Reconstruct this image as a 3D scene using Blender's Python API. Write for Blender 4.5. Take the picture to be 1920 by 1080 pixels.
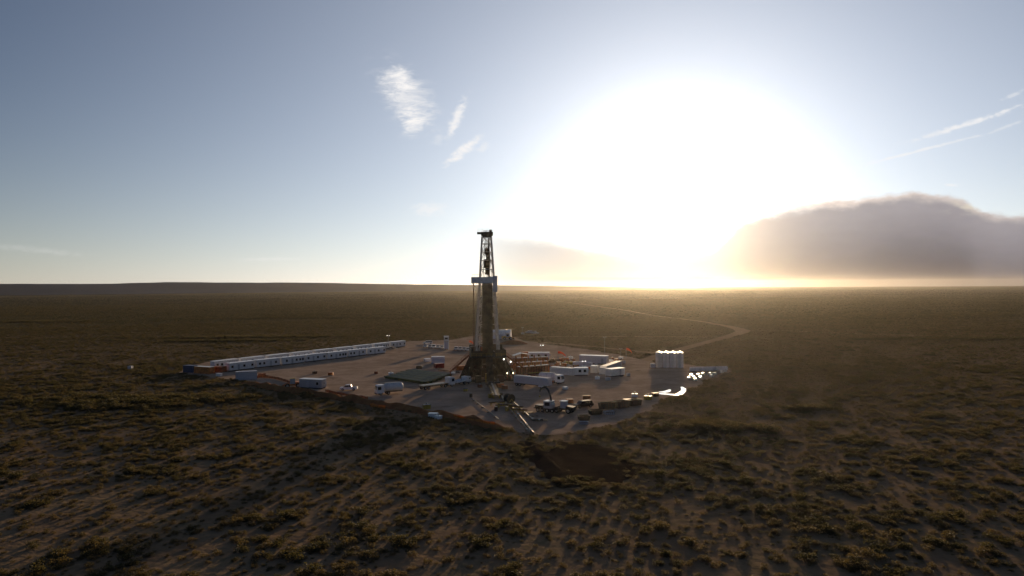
import bpy, math, random
from mathutils import Matrix, Vector
R = math.radians
random.seed(7)
S = bpy.context.scene
COL = S.collection
for o in list(bpy.data.objects): bpy.data.objects.remove(o)

# ------------------------------------------------------------------ camera
CAM_H = 32.0; F = 1300.0; ROLL = R(-0.39)
PITCH = 3.6/F
FV = Vector((0, math.cos(PITCH), -math.sin(PITCH)))
RV = Vector((math.cos(ROLL), 0, math.sin(ROLL))); UV = RV.cross(FV)
cd = bpy.data.cameras.new('camera'); cam = bpy.data.objects.new('camera', cd); COL.objects.link(cam)
cd.sensor_width = 36; cd.lens = 36*F/1920; cd.clip_start = 1; cd.clip_end = 90000
cam.matrix_world = Matrix(((RV.x, UV.x, -FV.x, 0), (RV.y, UV.y, -FV.y, 0), (RV.z, UV.z, -FV.z, CAM_H), (0, 0, 0, 1)))
S.camera = cam

def ray(px, py):
    return FV + RV*((px-960)/F) + UV*((540-py)/F)
def gp(px, py, z=0.0):                      # where the ground lies under a point of the survey photo
    d = ray(px, py); t = (z-CAM_H)/d.z
    return Vector((d.x*t, d.y*t, z))

# ------------------------------------------------------------------ sun, sky, exposure
SUN_AZ = math.atan((1270-960)/F); SUN_EL = R(5.55)
SUN = Vector((math.sin(SUN_AZ)*math.cos(SUN_EL), math.cos(SUN_AZ)*math.cos(SUN_EL), math.sin(SUN_EL)))
sl = bpy.data.lights.new('sun', 'SUN'); so = bpy.data.objects.new('sun', sl); COL.objects.link(so)
sl.energy = 4.9; sl.angle = R(0.6); sl.color = (1.0, 0.71, 0.41)
so.rotation_euler = SUN.to_track_quat('Z', 'Y').to_euler(); so.location = (0, 0, 200)

VS = S.view_settings
VS.view_transform = 'Standard'; VS.look = 'None'; VS.exposure = 0.0; VS.gamma = 1
S.render.engine = 'CYCLES'
S.cycles.volume_bounces = 1; S.cycles.max_bounces = 6; S.cycles.volume_step_rate = 4
S.cycles.sample_clamp_indirect = 4

class N:
    """tiny arithmetic on shader sockets"""
    nt = None
    def __init__(s, k): s.k = k
    @staticmethod
    def m(op, *a, clamp=False):
        n = N.nt.nodes.new('ShaderNodeMath'); n.operation = op; n.use_clamp = clamp
        for i, v in enumerate(a):
            if isinstance(v, N): N.nt.links.new(v.k, n.inputs[i])
            else: n.inputs[i].default_value = v
        return N(n.outputs[0])
    def __add__(s, o): return N.m('ADD', s, o)
    __radd__ = __add__
    def __sub__(s, o): return N.m('SUBTRACT', s, o)
    def __rsub__(s, o): return N.m('SUBTRACT', o, s)
    def __mul__(s, o): return N.m('MULTIPLY', s, o)
    __rmul__ = __mul__
    def __truediv__(s, o): return N.m('DIVIDE', s, o)
    def __neg__(s): return s*-1
def n_exp(a): return N.m('EXPONENT', a)
def n_sat(a): return N.m('ADD', a, 0.0, clamp=True)
def n_ss(a, lo, hi):                       # smoothstep
    n = N.nt.nodes.new('ShaderNodeMapRange'); n.interpolation_type = 'SMOOTHSTEP'
    N.nt.links.new(a.k, n.inputs[0]); n.inputs[1].default_value = lo; n.inputs[2].default_value = hi
    return N(n.outputs[0])
def n_curve(a, pts):                       # piecewise curve, x and y within 0..1
    n = N.nt.nodes.new('ShaderNodeFloatCurve'); c = n.mapping.curves[0]
    while len(c.points) < len(pts): c.points.new(0.5, 0.5)
    for p, (x, y) in zip(c.points, pts): p.location = (x, y); p.handle_type = 'AUTO_CLAMPED'
    n.mapping.update(); N.nt.links.new(a.k, n.inputs['Value']); return N(n.outputs[0])
def n_comb(x, y, z):
    n = N.nt.nodes.new('ShaderNodeCombineXYZ')
    for i, v in enumerate((x, y, z)):
        if isinstance(v, N): N.nt.links.new(v.k, n.inputs[i])
        else: n.inputs[i].default_value = v
    return N(n.outputs[0])
def n_noise(vec, scale, detail=4, rough=0.55, out=0, dist=0.0):
    n = N.nt.nodes.new('ShaderNodeTexNoise'); n.inputs['Scale'].default_value = scale
    n.inputs['Detail'].default_value = detail; n.inputs['Roughness'].default_value = rough
    n.inputs['Distortion'].default_value = dist
    if vec is not None: N.nt.links.new(vec.k, n.inputs['Vector'])
    return N(n.outputs[out])
def n_mix(f, a, b):                        # colours
    n = N.nt.nodes.new('ShaderNodeMix'); n.data_type = 'RGBA'
    for i, v in ((0, f), (6, a), (7, b)):
        if isinstance(v, N): N.nt.links.new(v.k, n.inputs[i])
        elif i == 0: n.inputs[0].default_value = v
        else: n.inputs[i].default_value = (*v, 1)
    return N(n.outputs[2])
def n_cscale(c, f):                        # colour times number
    n = N.nt.nodes.new('ShaderNodeVectorMath'); n.operation = 'SCALE'
    if isinstance(c, N): N.nt.links.new(c.k, n.inputs[0])
    else: n.inputs[0].default_value = c
    if isinstance(f, N): N.nt.links.new(f.k, n.inputs[3])
    else: n.inputs[3].default_value = f
    return N(n.outputs[0])
def n_cadd(a, b):
    n = N.nt.nodes.new('ShaderNodeVectorMath'); n.operation = 'ADD'
    N.nt.links.new(a.k, n.inputs[0]); N.nt.links.new(b.k, n.inputs[1]); return N(n.outputs[0])

def build_world():
    w = bpy.data.worlds.new('World'); S.world = w; w.use_nodes = True
    nt = w.node_tree; nt.nodes.clear(); N.nt = nt
    out = nt.nodes.new('ShaderNodeOutputWorld'); bg = nt.nodes.new('ShaderNodeBackground')
    sky = nt.nodes.new('ShaderNodeTexSky'); sky.sky_type = 'NISHITA'; sky.sun_disc = False
    sky.sun_elevation = SUN_EL; sky.sun_rotation = SUN_AZ
    sky.air_density = 1.0; sky.dust_density = 0.5; sky.ozone_density = 5.0; sky.altitude = 300
    tc = nt.nodes.new('ShaderNodeTexCoord')
    sep = nt.nodes.new('ShaderNodeSeparateXYZ'); nt.links.new(tc.outputs['Generated'], sep.inputs[0])
    x, y, z = N(sep.outputs[0]), N(sep.outputs[1]), N(sep.outputs[2])
    front = n_ss(y, 0.1, 0.3)
    yy = N.m('MAXIMUM', y, 0.1)
    u = x/yy; v = z/yy                      # direction on the plane one unit north
    # angle from the sun, aureole of dust around it
    c = x*SUN.x + y*SUN.y + z*SUN.z
    th = N.m('ARCCOSINE', N.m('MINIMUM', c, 0.99999))*(180/math.pi)
    core = n_exp(-(th*th)/(5.2**2))*SKY['core']
    mid = n_exp(-(th*th)/(11.5**2))*SKY['mid']
    wide = n_exp(-th/13.0)*SKY['wide']; far = N.m('MAXIMUM', n_exp(-th/28.0) - .09, .02)*SKY['far']
    base = n_cscale(N(sky.outputs[0]), SKY['sky'])
    # desaturated summer haze towards the horizon
    hz = n_exp(-N.m('ABSOLUTE', z)/0.085)
    base = n_cadd(base, n_cscale(SKY['hz_col'], hz*SKY['hz']))
    side = n_exp(-th/22.0)*(1-n_exp(-(th*th)/(26.0**2)))*n_exp(-N.m('ABSOLUTE', z)/0.20)*SKY['side']
    base = n_cadd(base, n_cscale((.96, .97, 1.0), side))
    glow = n_cadd(n_cadd(n_cscale((1, .90, .74), core+mid), n_cscale((1, .945, .85), wide)), n_cscale((.90, .98, 1.12), far))
    col = n_cadd(base, glow)
    # thin cirrus and trails: elongated soft strokes
    P = n_comb(u, v, 0.0)
    streak = n_noise(n_comb(u*11+v*4, v*34-u*2, 3.0), 3.4, 8, 0.68, dist=.35)
    fine = n_noise(n_comb(u*26, v*50, 1.0), 3.0, 6, 0.65, dist=.3)
    def stroke(px, py, L, W, ang, amt, tex, lo=.35, hi=.75):
        d = ray(px, py); cu, cv = d.x/d.y, d.z/d.y
        ca, sa = math.cos(R(ang)), math.sin(R(ang))
        a = ((u-cu)*ca + (v-cv)*sa)/(L/F); b = ((v-cv)*ca - (u-cu)*sa)/(W/F)
        g = n_exp(-(a*a + b*b))
        return n_ss(tex + g*.45, .52, 1.02)*n_sat(g*2.5)*amt
    cir = (stroke(766, 185, 62, 38, -56, .62, streak, .33, .8) + stroke(745, 150, 36, 26, -20, .45, streak) +
           stroke(776, 228, 28, 22, 70, .6, streak) + stroke(856, 222, 40, 10, 66, .85, fine) +
           stroke(868, 283, 40, 10, 38, .9, fine) + stroke(906, 276, 14, 8, 30, .35, fine) +
           stroke(820, 262, 14, 9, 30, .25, fine) +
           stroke(1718, 284, 130, 3, 14, .5, fine, .2, .5) + stroke(1802, 236, 95, 5.5, 16.5, .7, fine, .25, .7) +
           stroke(1890, 206, 26, 3.5, 20, .45, fine, .2, .5) + stroke(1900, 178, 26, 4, 22, .35, fine, .2, .5) +
           stroke(1885, 238, 45, 3, 20, .3, fine, .2, .5) +
           stroke(805, 392, 30, 13, 0, .5, fine, .2, .6) + stroke(1785, 347, 14, 3, 0, .5, fine, .2, .5) +
           stroke(505, 486, 60, 4, 0, .2, fine, .2, .5) + stroke(60, 468, 110, 6, -6, .12, fine, .1, .5))
    cir = n_sat(cir*front)
    col = n_mix(cir, col, SKY['cirrus'])
    # the low bank of cloud right of the sun
    d0 = 960; un = (u*F + 960 - 900)/1100.0           # 0 at 900, 1 at 2000 px
    def ycurve(pts): return [((p-900)/1100, (540-q)/300) for p, q in pts]
    top = n_curve(un, ycurve([(900, 440), (1000, 444), (1100, 456), (1220, 474), (1320, 462), (1400, 408), (1500, 386),
          (1600, 378), (1650, 369), (1720, 367), (1800, 376), (1850, 402), (1920, 408), (2000, 396)]))*300
    en1 = n_noise(n_comb(u*14, v*30, 7.0), 2.2, 6, 0.62); en2 = n_noise(n_comb(u*8, v*20, 2.0), 3.0, 3, 0.5)
    h = (v*F) - 2.5 - (u*F)*math.tan(ROLL) - top
    soft = (n_noise(P, 30, 3, .5)-.5)*8
    hh = h + (en1-.5)*24 + soft
    opac = n_curve(un, [(0, .15), (.06, .5), (.12, .68), (.18, .78), (.27, .9), (.36, .95), (.46, .93), (.62, .95), (.8, .98), (1, 1)])
    edge = n_ss(-hh, -3, 9)*n_ss(un, .50, .60) + n_ss(-hh, -10, 30)*(1-n_ss(un, .50, .60))
    mask = n_sat(edge*opac)*front
    rim = n_ss(-hh, -8, 4)*(1-n_ss(-hh, 4, 22))
    puff = n_ss(en2, .42, .68)*n_ss(u, .61, .67)*(1-n_ss(v, .112, .128))*n_ss(v, .092, .104)
    depth = n_ss(-h, 0, 170)
    ccol = n_mix(depth, SKY['bank_top'], SKY['bank_low'])
    ccol = n_cscale(ccol, 1 + (en2-.5)*.22)
    ccol = n_cadd(ccol, n_cscale((1.0, .74, .46), (n_exp(-(th)/4.8) + n_exp(-(th*th)/(6.0**2))*1.1)*SKY['bank_glow']))
    ccol = n_cadd(ccol, n_cscale((1.0, .82, .62), rim*n_exp(-th/12.0)*1.3))
    ccol = n_mix(n_sat(puff*.75), ccol, SKY['puff'])
    col = n_mix(mask, col, ccol)
    # thin far banks lying on the skyline
    lowh = (v*F) - (u*F)*math.tan(ROLL) + (n_noise(n_comb(u*6, 0.0, 5.0), 3.0, 2)-.5)*10
    low = (1-n_ss(lowh, 12, 20))*n_ss(un, .05, .25)*front*.5
    col = n_mix(n_sat(low), col, n_cadd(n_cscale(SKY['low'], 1.0), n_cscale((1, .66, .36), n_exp(-th/5.0)*.9)))
    # below the skyline: plain earth tone so nothing unnatural lights the scene from beneath
    col = n_mix(n_ss(z, -.02, -.002), (.06, .05, .04), col)
    nt.links.new(col.k, bg.inputs[0]); bg.inputs[1].default_value = 1.0
    nt.links.new(bg.outputs[0], out.inputs[0])
SKY = dict(sky=.053, core=2.0, mid=.36, wide=.71, far=.58, hz=.95, side=1.95, hz_col=(.25, .21, .14),
           cirrus=(.95, .93, .92), bank_top=(.34, .315, .34), bank_low=(.042, .042, .066), bank_glow=.75,
           puff=(.72, .66, .54), low=(.028, .03, .05))
build_world()

# ------------------------------------------------------------------ helpers
MATS = {}
def mat(name, c, rough=.6, metal=0.0, var=.18, scale=3.0, spec=.3, emit=None, trans=None, c2=None, bump=0.0):
    """procedural material: base colour broken up by object-space noise, plus roughness variation"""
    if name in MATS: return MATS[name]
    m = bpy.data.materials.new(name); m.use_nodes = True; nt = m.node_tree; N.nt = nt
    b = nt.nodes['Principled BSDF']
    tc = nt.nodes.new('ShaderNodeTexCoord'); P = N(tc.outputs['Object'])
    n1 = n_noise(P, scale, 5, .6)
    c2 = c2 or tuple(v*(1-var*2) for v in c)
    hi = tuple(min(1, v*(1+var*.6)) for v in c)
    colr = n_mix(n_ss(n1, .35, .65), c2, hi)
    rnd = N(nt.nodes.new('ShaderNodeObjectInfo').outputs['Random'])
    colr = n_cscale(n_mix(rnd, (1.06, 1.0, .92), (.94, 1.0, 1.06)) if False else colr, .84 + rnd*.30)
    nt.links.new(colr.k, b.inputs['Base Color'])
    n2 = n_noise(P, scale*3, 3, .6)
    rr = n_sat(n2*.3 + (rough-.15)); nt.links.new(rr.k, b.inputs['Roughness'])
    b.inputs['Metallic'].default_value = metal; b.inputs['Specular IOR Level'].default_value = spec
    if emit: b.inputs['Emission Color'].default_value = (*emit[0], 1); b.inputs['Emission Strength'].default_value = emit[1]
    if bump:
        bn = nt.nodes.new('ShaderNodeBump'); bn.inputs['Strength'].default_value = bump
        nt.links.new(n2.k, bn.inputs['Height']); nt.links.new(bn.outputs[0], b.inputs['Normal'])
    if trans:
        t = nt.nodes.new('ShaderNodeBsdfTranslucent'); t.inputs[0].default_value = (*trans[0], 1)
        mx = nt.nodes.new('ShaderNodeMixShader'); mx.inputs[0].default_value = trans[1]
        nt.links.new(b.outputs[0], mx.inputs[1]); nt.links.new(t.outputs[0], mx.inputs[2])
        nt.links.new(mx.outputs[0], nt.nodes['Material Output'].inputs[0])
    MATS[name] = m; return m

class MB:
    """collects boxes, prisms, tubes, lathes; build() links them as ONE mesh object"""
    def __init__(s): s.v = []; s.f = []; s.mi = []; s.cur = 0
    def add(s, vs, fs):
        b = len(s.v); s.v += [tuple(p) for p in vs]; s.f += [tuple(i+b for i in f) for f in fs]; s.mi += [s.cur]*len(fs); return s
    def box(s, x0, x1, y0, y1, z0, z1, bev=0.0):
        if bev <= 0:
            vs = [(x, y, z) for z in (z0, z1) for y in (y0, y1) for x in (x0, x1)]
            return s.add(vs, [(0, 2, 3, 1), (4, 5, 7, 6), (0, 1, 5, 4), (2, 6, 7, 3), (0, 4, 6, 2), (1, 3, 7, 5)])
        c = [(x0+bev, y0), (x1-bev, y0), (x1, y0+bev), (x1, y1-bev), (x1-bev, y1), (x0+bev, y1), (x0, y1-bev), (x0, y0+bev)]
        mx, my = (x0+x1)/2, (y0+y1)/2
        def sh(p, k): return (p[0]+(bev*k if p[0] < mx else -bev*k), p[1]+(bev*k if p[1] < my else -bev*k))
        vs = [(*sh(p, .7), z0) for p in c]+[(*p, z0+bev) for p in c]+[(*p, z1-bev) for p in c]+[(*sh(p, .7), z1) for p in c]
        fs = [tuple(range(7, -1, -1)), tuple(range(24, 32))]
        for r in range(3):
            for i in range(8): fs.append((r*8+i, r*8+(i+1) % 8, (r+1)*8+(i+1) % 8, (r+1)*8+i))
        return s.add(vs, fs)
    def prism(s, poly, y0, y1, axis='y'):
        n = len(poly)
        if axis == 'y': vs = [(a, y0, b) for a, b in poly]+[(a, y1, b) for a, b in poly]
        elif axis == 'x': vs = [(y0, a, b) for a, b in poly]+[(y1, a, b) for a, b in poly]
        else: vs = [(a, b, y0) for a, b in poly]+[(a, b, y1) for a, b in poly]
        fs = [tuple(range(n)), tuple(range(2*n-1, n-1, -1))]+[((i+1) % n, i, n+i, n+(i+1) % n) for i in range(n)]
        return s.add(vs, fs)
    def tube(s, a, b, r, r2=None, n=8, cap=True):
        a = Vector(a); b = Vector(b); r2 = r if r2 is None else r2
        d = (b-a).normalized(); t = Vector((0, 0, 1)) if abs(d.z) < .9 else Vector((1, 0, 0))
        p = d.cross(t).normalized(); q = d.cross(p)
        vs = [a+(p*math.cos(2*math.pi*i/n)+q*math.sin(2*math.pi*i/n))*r for i in range(n)]
        vs += [b+(p*math.cos(2*math.pi*i/n)+q*math.sin(2*math.pi*i/n))*r2 for i in range(n)]
        fs = [(i, (i+1) % n, n+(i+1) % n, n+i) for i in range(n)]
        if cap: fs += [tuple(range(n-1, -1, -1)), tuple(range(n, 2*n))]
        return s.add(vs, fs)
    def bar(s, a, b, w):  # square bar
        return s.tube(a, b, w*.707, n=4)
    def path(s, pts, r, n=8):
        for a, b in zip(pts, pts[1:]): s.tube(a, b, r, n=n)
        return s
    def lathe(s, prof, c=(0, 0), n=20):   # prof: (r, z)
        m = len(prof); vs = []
        for r, z in prof:
            for i in range(n):
                a = 2*math.pi*i/n; vs.append((c[0]+r*math.cos(a), c[1]+r*math.sin(a), z))
        fs = [(j*n+i, j*n+(i+1) % n, (j+1)*n+(i+1) % n, (j+1)*n+i) for j in range(m-1) for i in range(n)]
        fs += [tuple(range(n-1, -1, -1)), tuple(range((m-1)*n, m*n))]
        return s.add(vs, fs)
    def capsule_x(s, x0, x1, y, z, ry, rz, dome=.5, n=18):  # horizontal tank with domed ends
        rings = [(x0, .55), (x0+dome*.35, .86), (x0+dome, 1), (x1-dome, 1), (x1-dome*.35, .86), (x1, .55)]
        vs = [(x, y+ry*k*math.cos(2*math.pi*i/n), z+rz*k*math.sin(2*math.pi*i/n)) for x, k in rings for i in range(n)]
        m = len(rings)
        fs = [(j*n+i, (j+1)*n+i, (j+1)*n+(i+1) % n, j*n+(i+1) % n) for j in range(m-1) for i in range(n)]
        fs += [tuple(range(n)), tuple(range(m*n-1, (m-1)*n-1, -1))]
        return s.add(vs, fs)
    def build(s, name, m, parent=None, smooth=False, loc=None, rz=0):
        me = bpy.data.meshes.new(name); me.from_pydata(s.v, [], s.f)
        ms = m if isinstance(m, (list, tuple)) else [m]
        for k in ms: me.materials.append(k)
        if len(ms) > 1: me.polygons.foreach_set('material_index', s.mi)
        if smooth:
            me.polygons.foreach_set('use_smooth', [True]*len(me.polygons)); me.set_sharp_from_angle(angle=R(40))
        me.update()
        o = bpy.data.objects.new(name, me); COL.objects.link(o)
        if parent: o.parent = parent
        if loc is not None: o.location = loc
        o.rotation_euler.z = rz
        return o

def tag(o, label=None, cat=None, group=None, kind=None):
    if label: o['label'] = label
    if cat: o['category'] = cat
    if group: o['group'] = group
    if kind: o['kind'] = kind
    return o
def thing(name, label, cat, loc=(0, 0, 0), rz=0, group=None):
    o = bpy.data.objects.new(name, None); COL.objects.link(o); o.empty_display_size = .5
    o.location = loc; o.rotation_euler = (0, 0, rz); return tag(o, label, cat, group)
def kids(o): return [c for c in COL.objects if c.parent == o]
def dup(root, loc, rz, label=None, group=None):
    def cp(o, par):
        c = o.copy(); COL.objects.link(c); c.parent = par
        for ch in KIDS(o): cp(ch, c)
        return c
    r = cp(root, None); r.location = loc; r.rotation_euler = (0, 0, rz)
    if label: r['label'] = label
    if group: r['group'] = group
    return r
def KIDS(o): return list(o.children)
def edge(ax, ay, bx, by):                  # front bottom edge -> midpoint, yaw, length
    a = gp(ax, ay); b = gp(bx, by); d = b-a
    return (a+b)/2, math.atan2(d.y, d.x), d.length

import numpy as np
RNG = np.random.RandomState(11)
class VN:                                   # value noise on a wrapped grid
    def __init__(s, cell, seed): s.g = np.random.RandomState(seed).rand(256, 256); s.c = cell
    def __call__(s, x, y):
        x = np.asarray(x, float)/s.c; y = np.asarray(y, float)/s.c
        i = np.floor(x).astype(int); j = np.floor(y).astype(int); fx = x-i; fy = y-j
        fx = fx*fx*(3-2*fx); fy = fy*fy*(3-2*fy); g = s.g
        a = g[i % 256, j % 256]; b = g[(i+1) % 256, j % 256]; c = g[i % 256, (j+1) % 256]; d = g[(i+1) % 256, (j+1) % 256]
        return (a*(1-fx)+b*fx)*(1-fy)+(c*(1-fx)+d*fx)*fy
def sstep(a, lo, hi): t = np.clip((np.asarray(a, float)-lo)/(hi-lo), 0, 1); return t*t*(3-2*t)

# ------------------------------------------------------------------ ground, pad, tracks
vn900, vn260, vn3k = VN(900, 1), VN(260, 2), VN(3200, 3)
def gz(x, y):
    r = np.hypot(x, np.asarray(y)-200)
    k = sstep(r, 420, 2600)
    return k*((vn900(x, y)-.55)*7 + (vn260(x, y)-.5)*2.0 + (vn3k(x, y)-.55)*10*sstep(r, 1500, 6000))

PAD_PX = [(1000, 816), (905, 796), (820, 778), (745, 762), (690, 752), (620, 742), (545, 730), (470, 716), (400, 707), (338, 701),
          (345, 688), (430, 672), (560, 659), (690, 647), (770, 640), (850, 637), (880, 631), (960, 631), (985, 640), (1100, 655), (1175, 668),
          (1230, 680), (1290, 684), (1372, 691), (1366, 700), (1320, 716), (1285, 736), (1240, 752), (1205, 775), (1150, 795), (1080, 812)]
def rough_poly(pts, step=4.0, amp=1.2, seed=3):
    rr = random.Random(seed); out = []
    for i in range(len(pts)):
        a, b = pts[i], pts[(i+1) % len(pts)]; d = b-a; n = max(1, int(d.length/step)); nx = Vector((-d.y, d.x, 0)).normalized()
        for k in range(n): out.append(a+d*(k/n)+nx*(rr.random()-.5)*2*amp)
    return out
PAD = rough_poly([gp(*p) for p in PAD_PX])
def in_poly(x, y, poly):
    x = np.asarray(x, float); y = np.asarray(y, float); r = np.zeros(x.shape, bool)
    for i in range(len(poly)):
        a, b = poly[i], poly[i-1]
        c = ((a.y > y) != (b.y > y)); den = (b.y-a.y) if abs(b.y-a.y) > 1e-9 else 1e-9
        r ^= c & (x < (b.x-a.x)*(y-a.y)/den+a.x)
    return r
ROADS = [
 ('access_road', [(1165, 692), (1200, 680), (1232, 668), (1275, 655), (1320, 643), (1358, 633), (1384, 625), (1392, 620), (1375, 614), (1345, 608), (1310, 602), (1270, 597), (1215, 590), (1170, 582), (1120, 575), (1080, 569), (1040, 564)], [6, 6, 6, 6, 6, 7, 9, 10, 8, 6, 5, 5, 4, 3.5, 3, 2.5, 1.5], .016, 'dirt_road'),
 ('service_track', [(955, 633), (1000, 631.5), (1090, 631), (1180, 631), (1270, 631.5), (1362, 632)], [4.5]*6, .012, 'dirt_track'),
 ('service_track', [(955, 638), (985, 640), (1050, 644.5), (1120, 651), (1200, 659), (1245, 663)], [4.5]*6, .010, 'dirt_track'),
 ('service_track', [(796, 648), (830, 642), (862, 636), (890, 631), (930, 628)], [6]*5, .012, 'dirt_track'),
 ('service_track', [(1384, 620), (1450, 619), (1560, 624), (1680, 628), (1920, 632)], [3]*5, .008, 'dirt_track'),
]
def cat(P, k):                               # Catmull-Rom through points
    out = []
    for i in range(len(P)-1):
        p0, p1, p2, p3 = P[max(i-1, 0)], P[i], P[i+1], P[min(i+2, len(P)-1)]
        for j in range(k):
            t = j/k; out.append(.5*((2*p1)+(p2-p0)*t+(2*p0-5*p1+4*p2-p3)*t*t+(3*p1-p0-3*p2+p3)*t**3))
    out.append(P[-1]); return out
ROADLINES = []
def ground_mat():
    m = bpy.data.materials.new('desert_soil'); m.use_nodes = True; nt = m.node_tree; N.nt = nt; b = nt.nodes['Principled BSDF']
    P = N(nt.nodes.new('ShaderNodeTexCoord').outputs['Object'])
    big = n_noise(P, .012, 5, .6); mid = n_noise(P, .09, 5, .65); fin = n_noise(P, .9, 4, .6); vbig = n_noise(P, .0016, 5, .6)
    sand = n_mix(n_ss(mid, .38, .62), (.215, .148, .094), (.34, .237, .152))
    scrub = n_mix(n_ss(fin, .35, .65), (.050, .050, .024), (.105, .095, .045))
    cover = n_sat(n_ss(mid*.6+big*.4, .42, .60)*.42 + n_ss(fin, .47, .62)*.25)
    geo = nt.nodes.new('ShaderNodeNewGeometry'); sp = nt.nodes.new('ShaderNodeSeparateXYZ'); nt.links.new(geo.outputs['Position'], sp.inputs[0])
    dist = N(sp.outputs[1])
    # farther out the scrub that is not modelled bush by bush is plant cover in the soil colour, darkened for its backlit shade
    cover = n_sat(cover + n_ss(dist, 150, 800)*.72)
    far = n_mix(n_ss(vbig, .42, .58), (.042, .037, .019), (.064, .053, .029))
    far = n_mix(n_sat(n_ss(n_noise(P, .006, 6, .7), .47, .60)*.8), far, (.035, .040, .018))
    col = n_mix(cover, sand, n_mix(n_ss(dist, 500, 2500), scrub, far))
    nt.links.new(col.k, b.inputs['Base Color']); b.inputs['Roughness'].default_value = .95
    b.inputs['Specular IOR Level'].default_value = 0.0
    bn = nt.nodes.new('ShaderNodeBump'); bn.inputs['Strength'].default_value = .7; bn.inputs['Distance'].default_value = .25
    nt.links.new((fin*.5+n_noise(P, .35, 3, .6)*1.2).k, bn.inputs['Height']); nt.links.new(bn.outputs[0], b.inputs['Normal'])
    return m
def P_sep(P):
    s = N.nt.nodes.new('ShaderNodeSeparateXYZ'); N.nt.links.new(P.k, s.inputs[0]); return s.outputs
def dirt_mat(name, ca, cb, cc, sc=.12, rough=.8, spec=.25, bump=.5):
    m = bpy.data.materials.new(name); m.use_nodes = True; nt = m.node_tree; N.nt = nt; b = nt.nodes['Principled BSDF']
    P = N(nt.nodes.new('ShaderNodeTexCoord').outputs['Object'])
    n1 = n_noise(P, sc, 6, .65, dist=.6); n2 = n_noise(P, sc*7, 4, .6); n3 = n_noise(P, sc*.3, 4, .6)
    col = n_mix(n_ss(n1, .38, .62), ca, cb); col = n_mix(n_sat(n_ss(n2, .52, .7)*.55), col, cc)
    if name == 'compacted_caliche':     # wheel tracks and oil stains
        tr = n_noise(n_comb(N(P_sep(P)[0])*.02+n3*.6, N(P_sep(P)[1])*.45+n3*8, 0.0), 1.0, 3, .6)
        col = n_mix(n_sat(n_ss(tr, .55, .62)*.35), col, (.32, .25, .19)); col = n_mix(n_sat(n_ss(n_noise(P, .055, 5, .7, dist=1.0), .60, .70)*.6), col, (.095, .075, .062))
    col = n_cscale(col, .8+n3*.4)
    nt.links.new(col.k, b.inputs['Base Color'])
    nt.links.new(n_sat(n2*.3+(rough-.15)).k, b.inputs['Roughness']); b.inputs['Specular IOR Level'].default_value = 0.0
    bn = nt.nodes.new('ShaderNodeBump'); bn.inputs['Strength'].default_value = bump; bn.inputs['Distance'].default_value = .08
    nt.links.new(n2.k, bn.inputs['Height']); nt.links.new(bn.outputs[0], b.inputs['Normal'])
    return m
M_SOIL = ground_mat()
M_PAD = dirt_mat('compacted_caliche', (.34, .25, .185), (.46, .345, .26), (.25, .185, .14), .12, .95, .08)
M_ROAD = dirt_mat('graded_dirt', (.30, .215, .14), (.36, .265, .175), (.23, .165, .105), .2, .95, .05)
M_BERM = dirt_mat('red_soil', (.24, .10, .045), (.30, .14, .06), (.16, .07, .035), .5, .95, .1)
M_SHADE_SOIL = dirt_mat('shade_dark_soil', (.036, .026, .018), (.050, .036, .025), (.026, .019, .013), .3, .95, .1)  # near-black soil: the shade of a dug hollow is put into the colour

def build_ground():
    radii = [0]+list(np.geomspace(12, 8500, 110)); na = 240; vs = [(0, 0, 0)]; fs = []
    for r in radii[1:]:
        a = np.linspace(0, 2*math.pi, na, endpoint=False); x = r*np.cos(a); y = r*np.sin(a)+0
        z = gz(x, y)*(1-sstep(r, 3000, 5000))
        vs += list(zip(x, y, z))
    for i in range(na): fs.append((0, 1+i, 1+(i+1) % na))
    for j in range(len(radii)-2):
        for i in range(na):
            a = 1+j*na+i; b = 1+j*na+(i+1) % na; fs.append((a, a+na, b+na, b))
    mb = MB(); mb.v = vs; mb.f = fs; o = mb.build('ground', M_SOIL)
    o.data.polygons.foreach_set('use_smooth', [True]*len(o.data.polygons))
    tag(o, 'flat brown and olive scrub desert stretching to the horizon', None, None, 'structure')
    # pad
    mb = MB(); n = len(PAD); vs = [(p.x, p.y, .03) for p in PAD]+[(p.x*1.0, p.y, -.3) for p in PAD]
    mb.add(vs, [tuple(range(n-1, -1, -1))]+[(i, (i+1) % n, n+(i+1) % n, n+i) for i in range(n)])
    tag(mb.build('drill_pad', M_PAD), 'levelled pale dirt pad under the drilling site', None, None, 'structure')
    for name, px, w, z, nm in ROADS:
        P = cat([gp(*p) for p in px], 10); W = np.interp(np.linspace(0, len(w)-1, len(P)), range(len(w)), w); ROADLINES.append((P, W))
        vs = []; rr = random.Random(5)
        for i, p in enumerate(P):
            d = (P[min(i+1, len(P)-1)]-P[max(i-1, 0)]).normalized(); nx = Vector((-d.y, d.x, 0)); h = float(gz(p.x, p.y))
            k = W[i]/2*(1+.12*(rr.random()-.5))
            for s in (-1, 1):
                q = p+nx*k*s; vs.append((q.x, q.y, max(h, float(gz(q.x, q.y)))+z+(.35 if h > .01 or h < -.01 else 0)))
        mb = MB(); mb.add(vs, [(2*i, 2*i+1, 2*i+3, 2*i+2) for i in range(len(P)-1)])
        tag(mb.build(name, M_ROAD), 'pale dirt road bending sharply back right of the white tanks' if name == 'access_road' else 'narrow pale dirt track crossing the scrub', None, None, 'structure')
build_ground()

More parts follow.
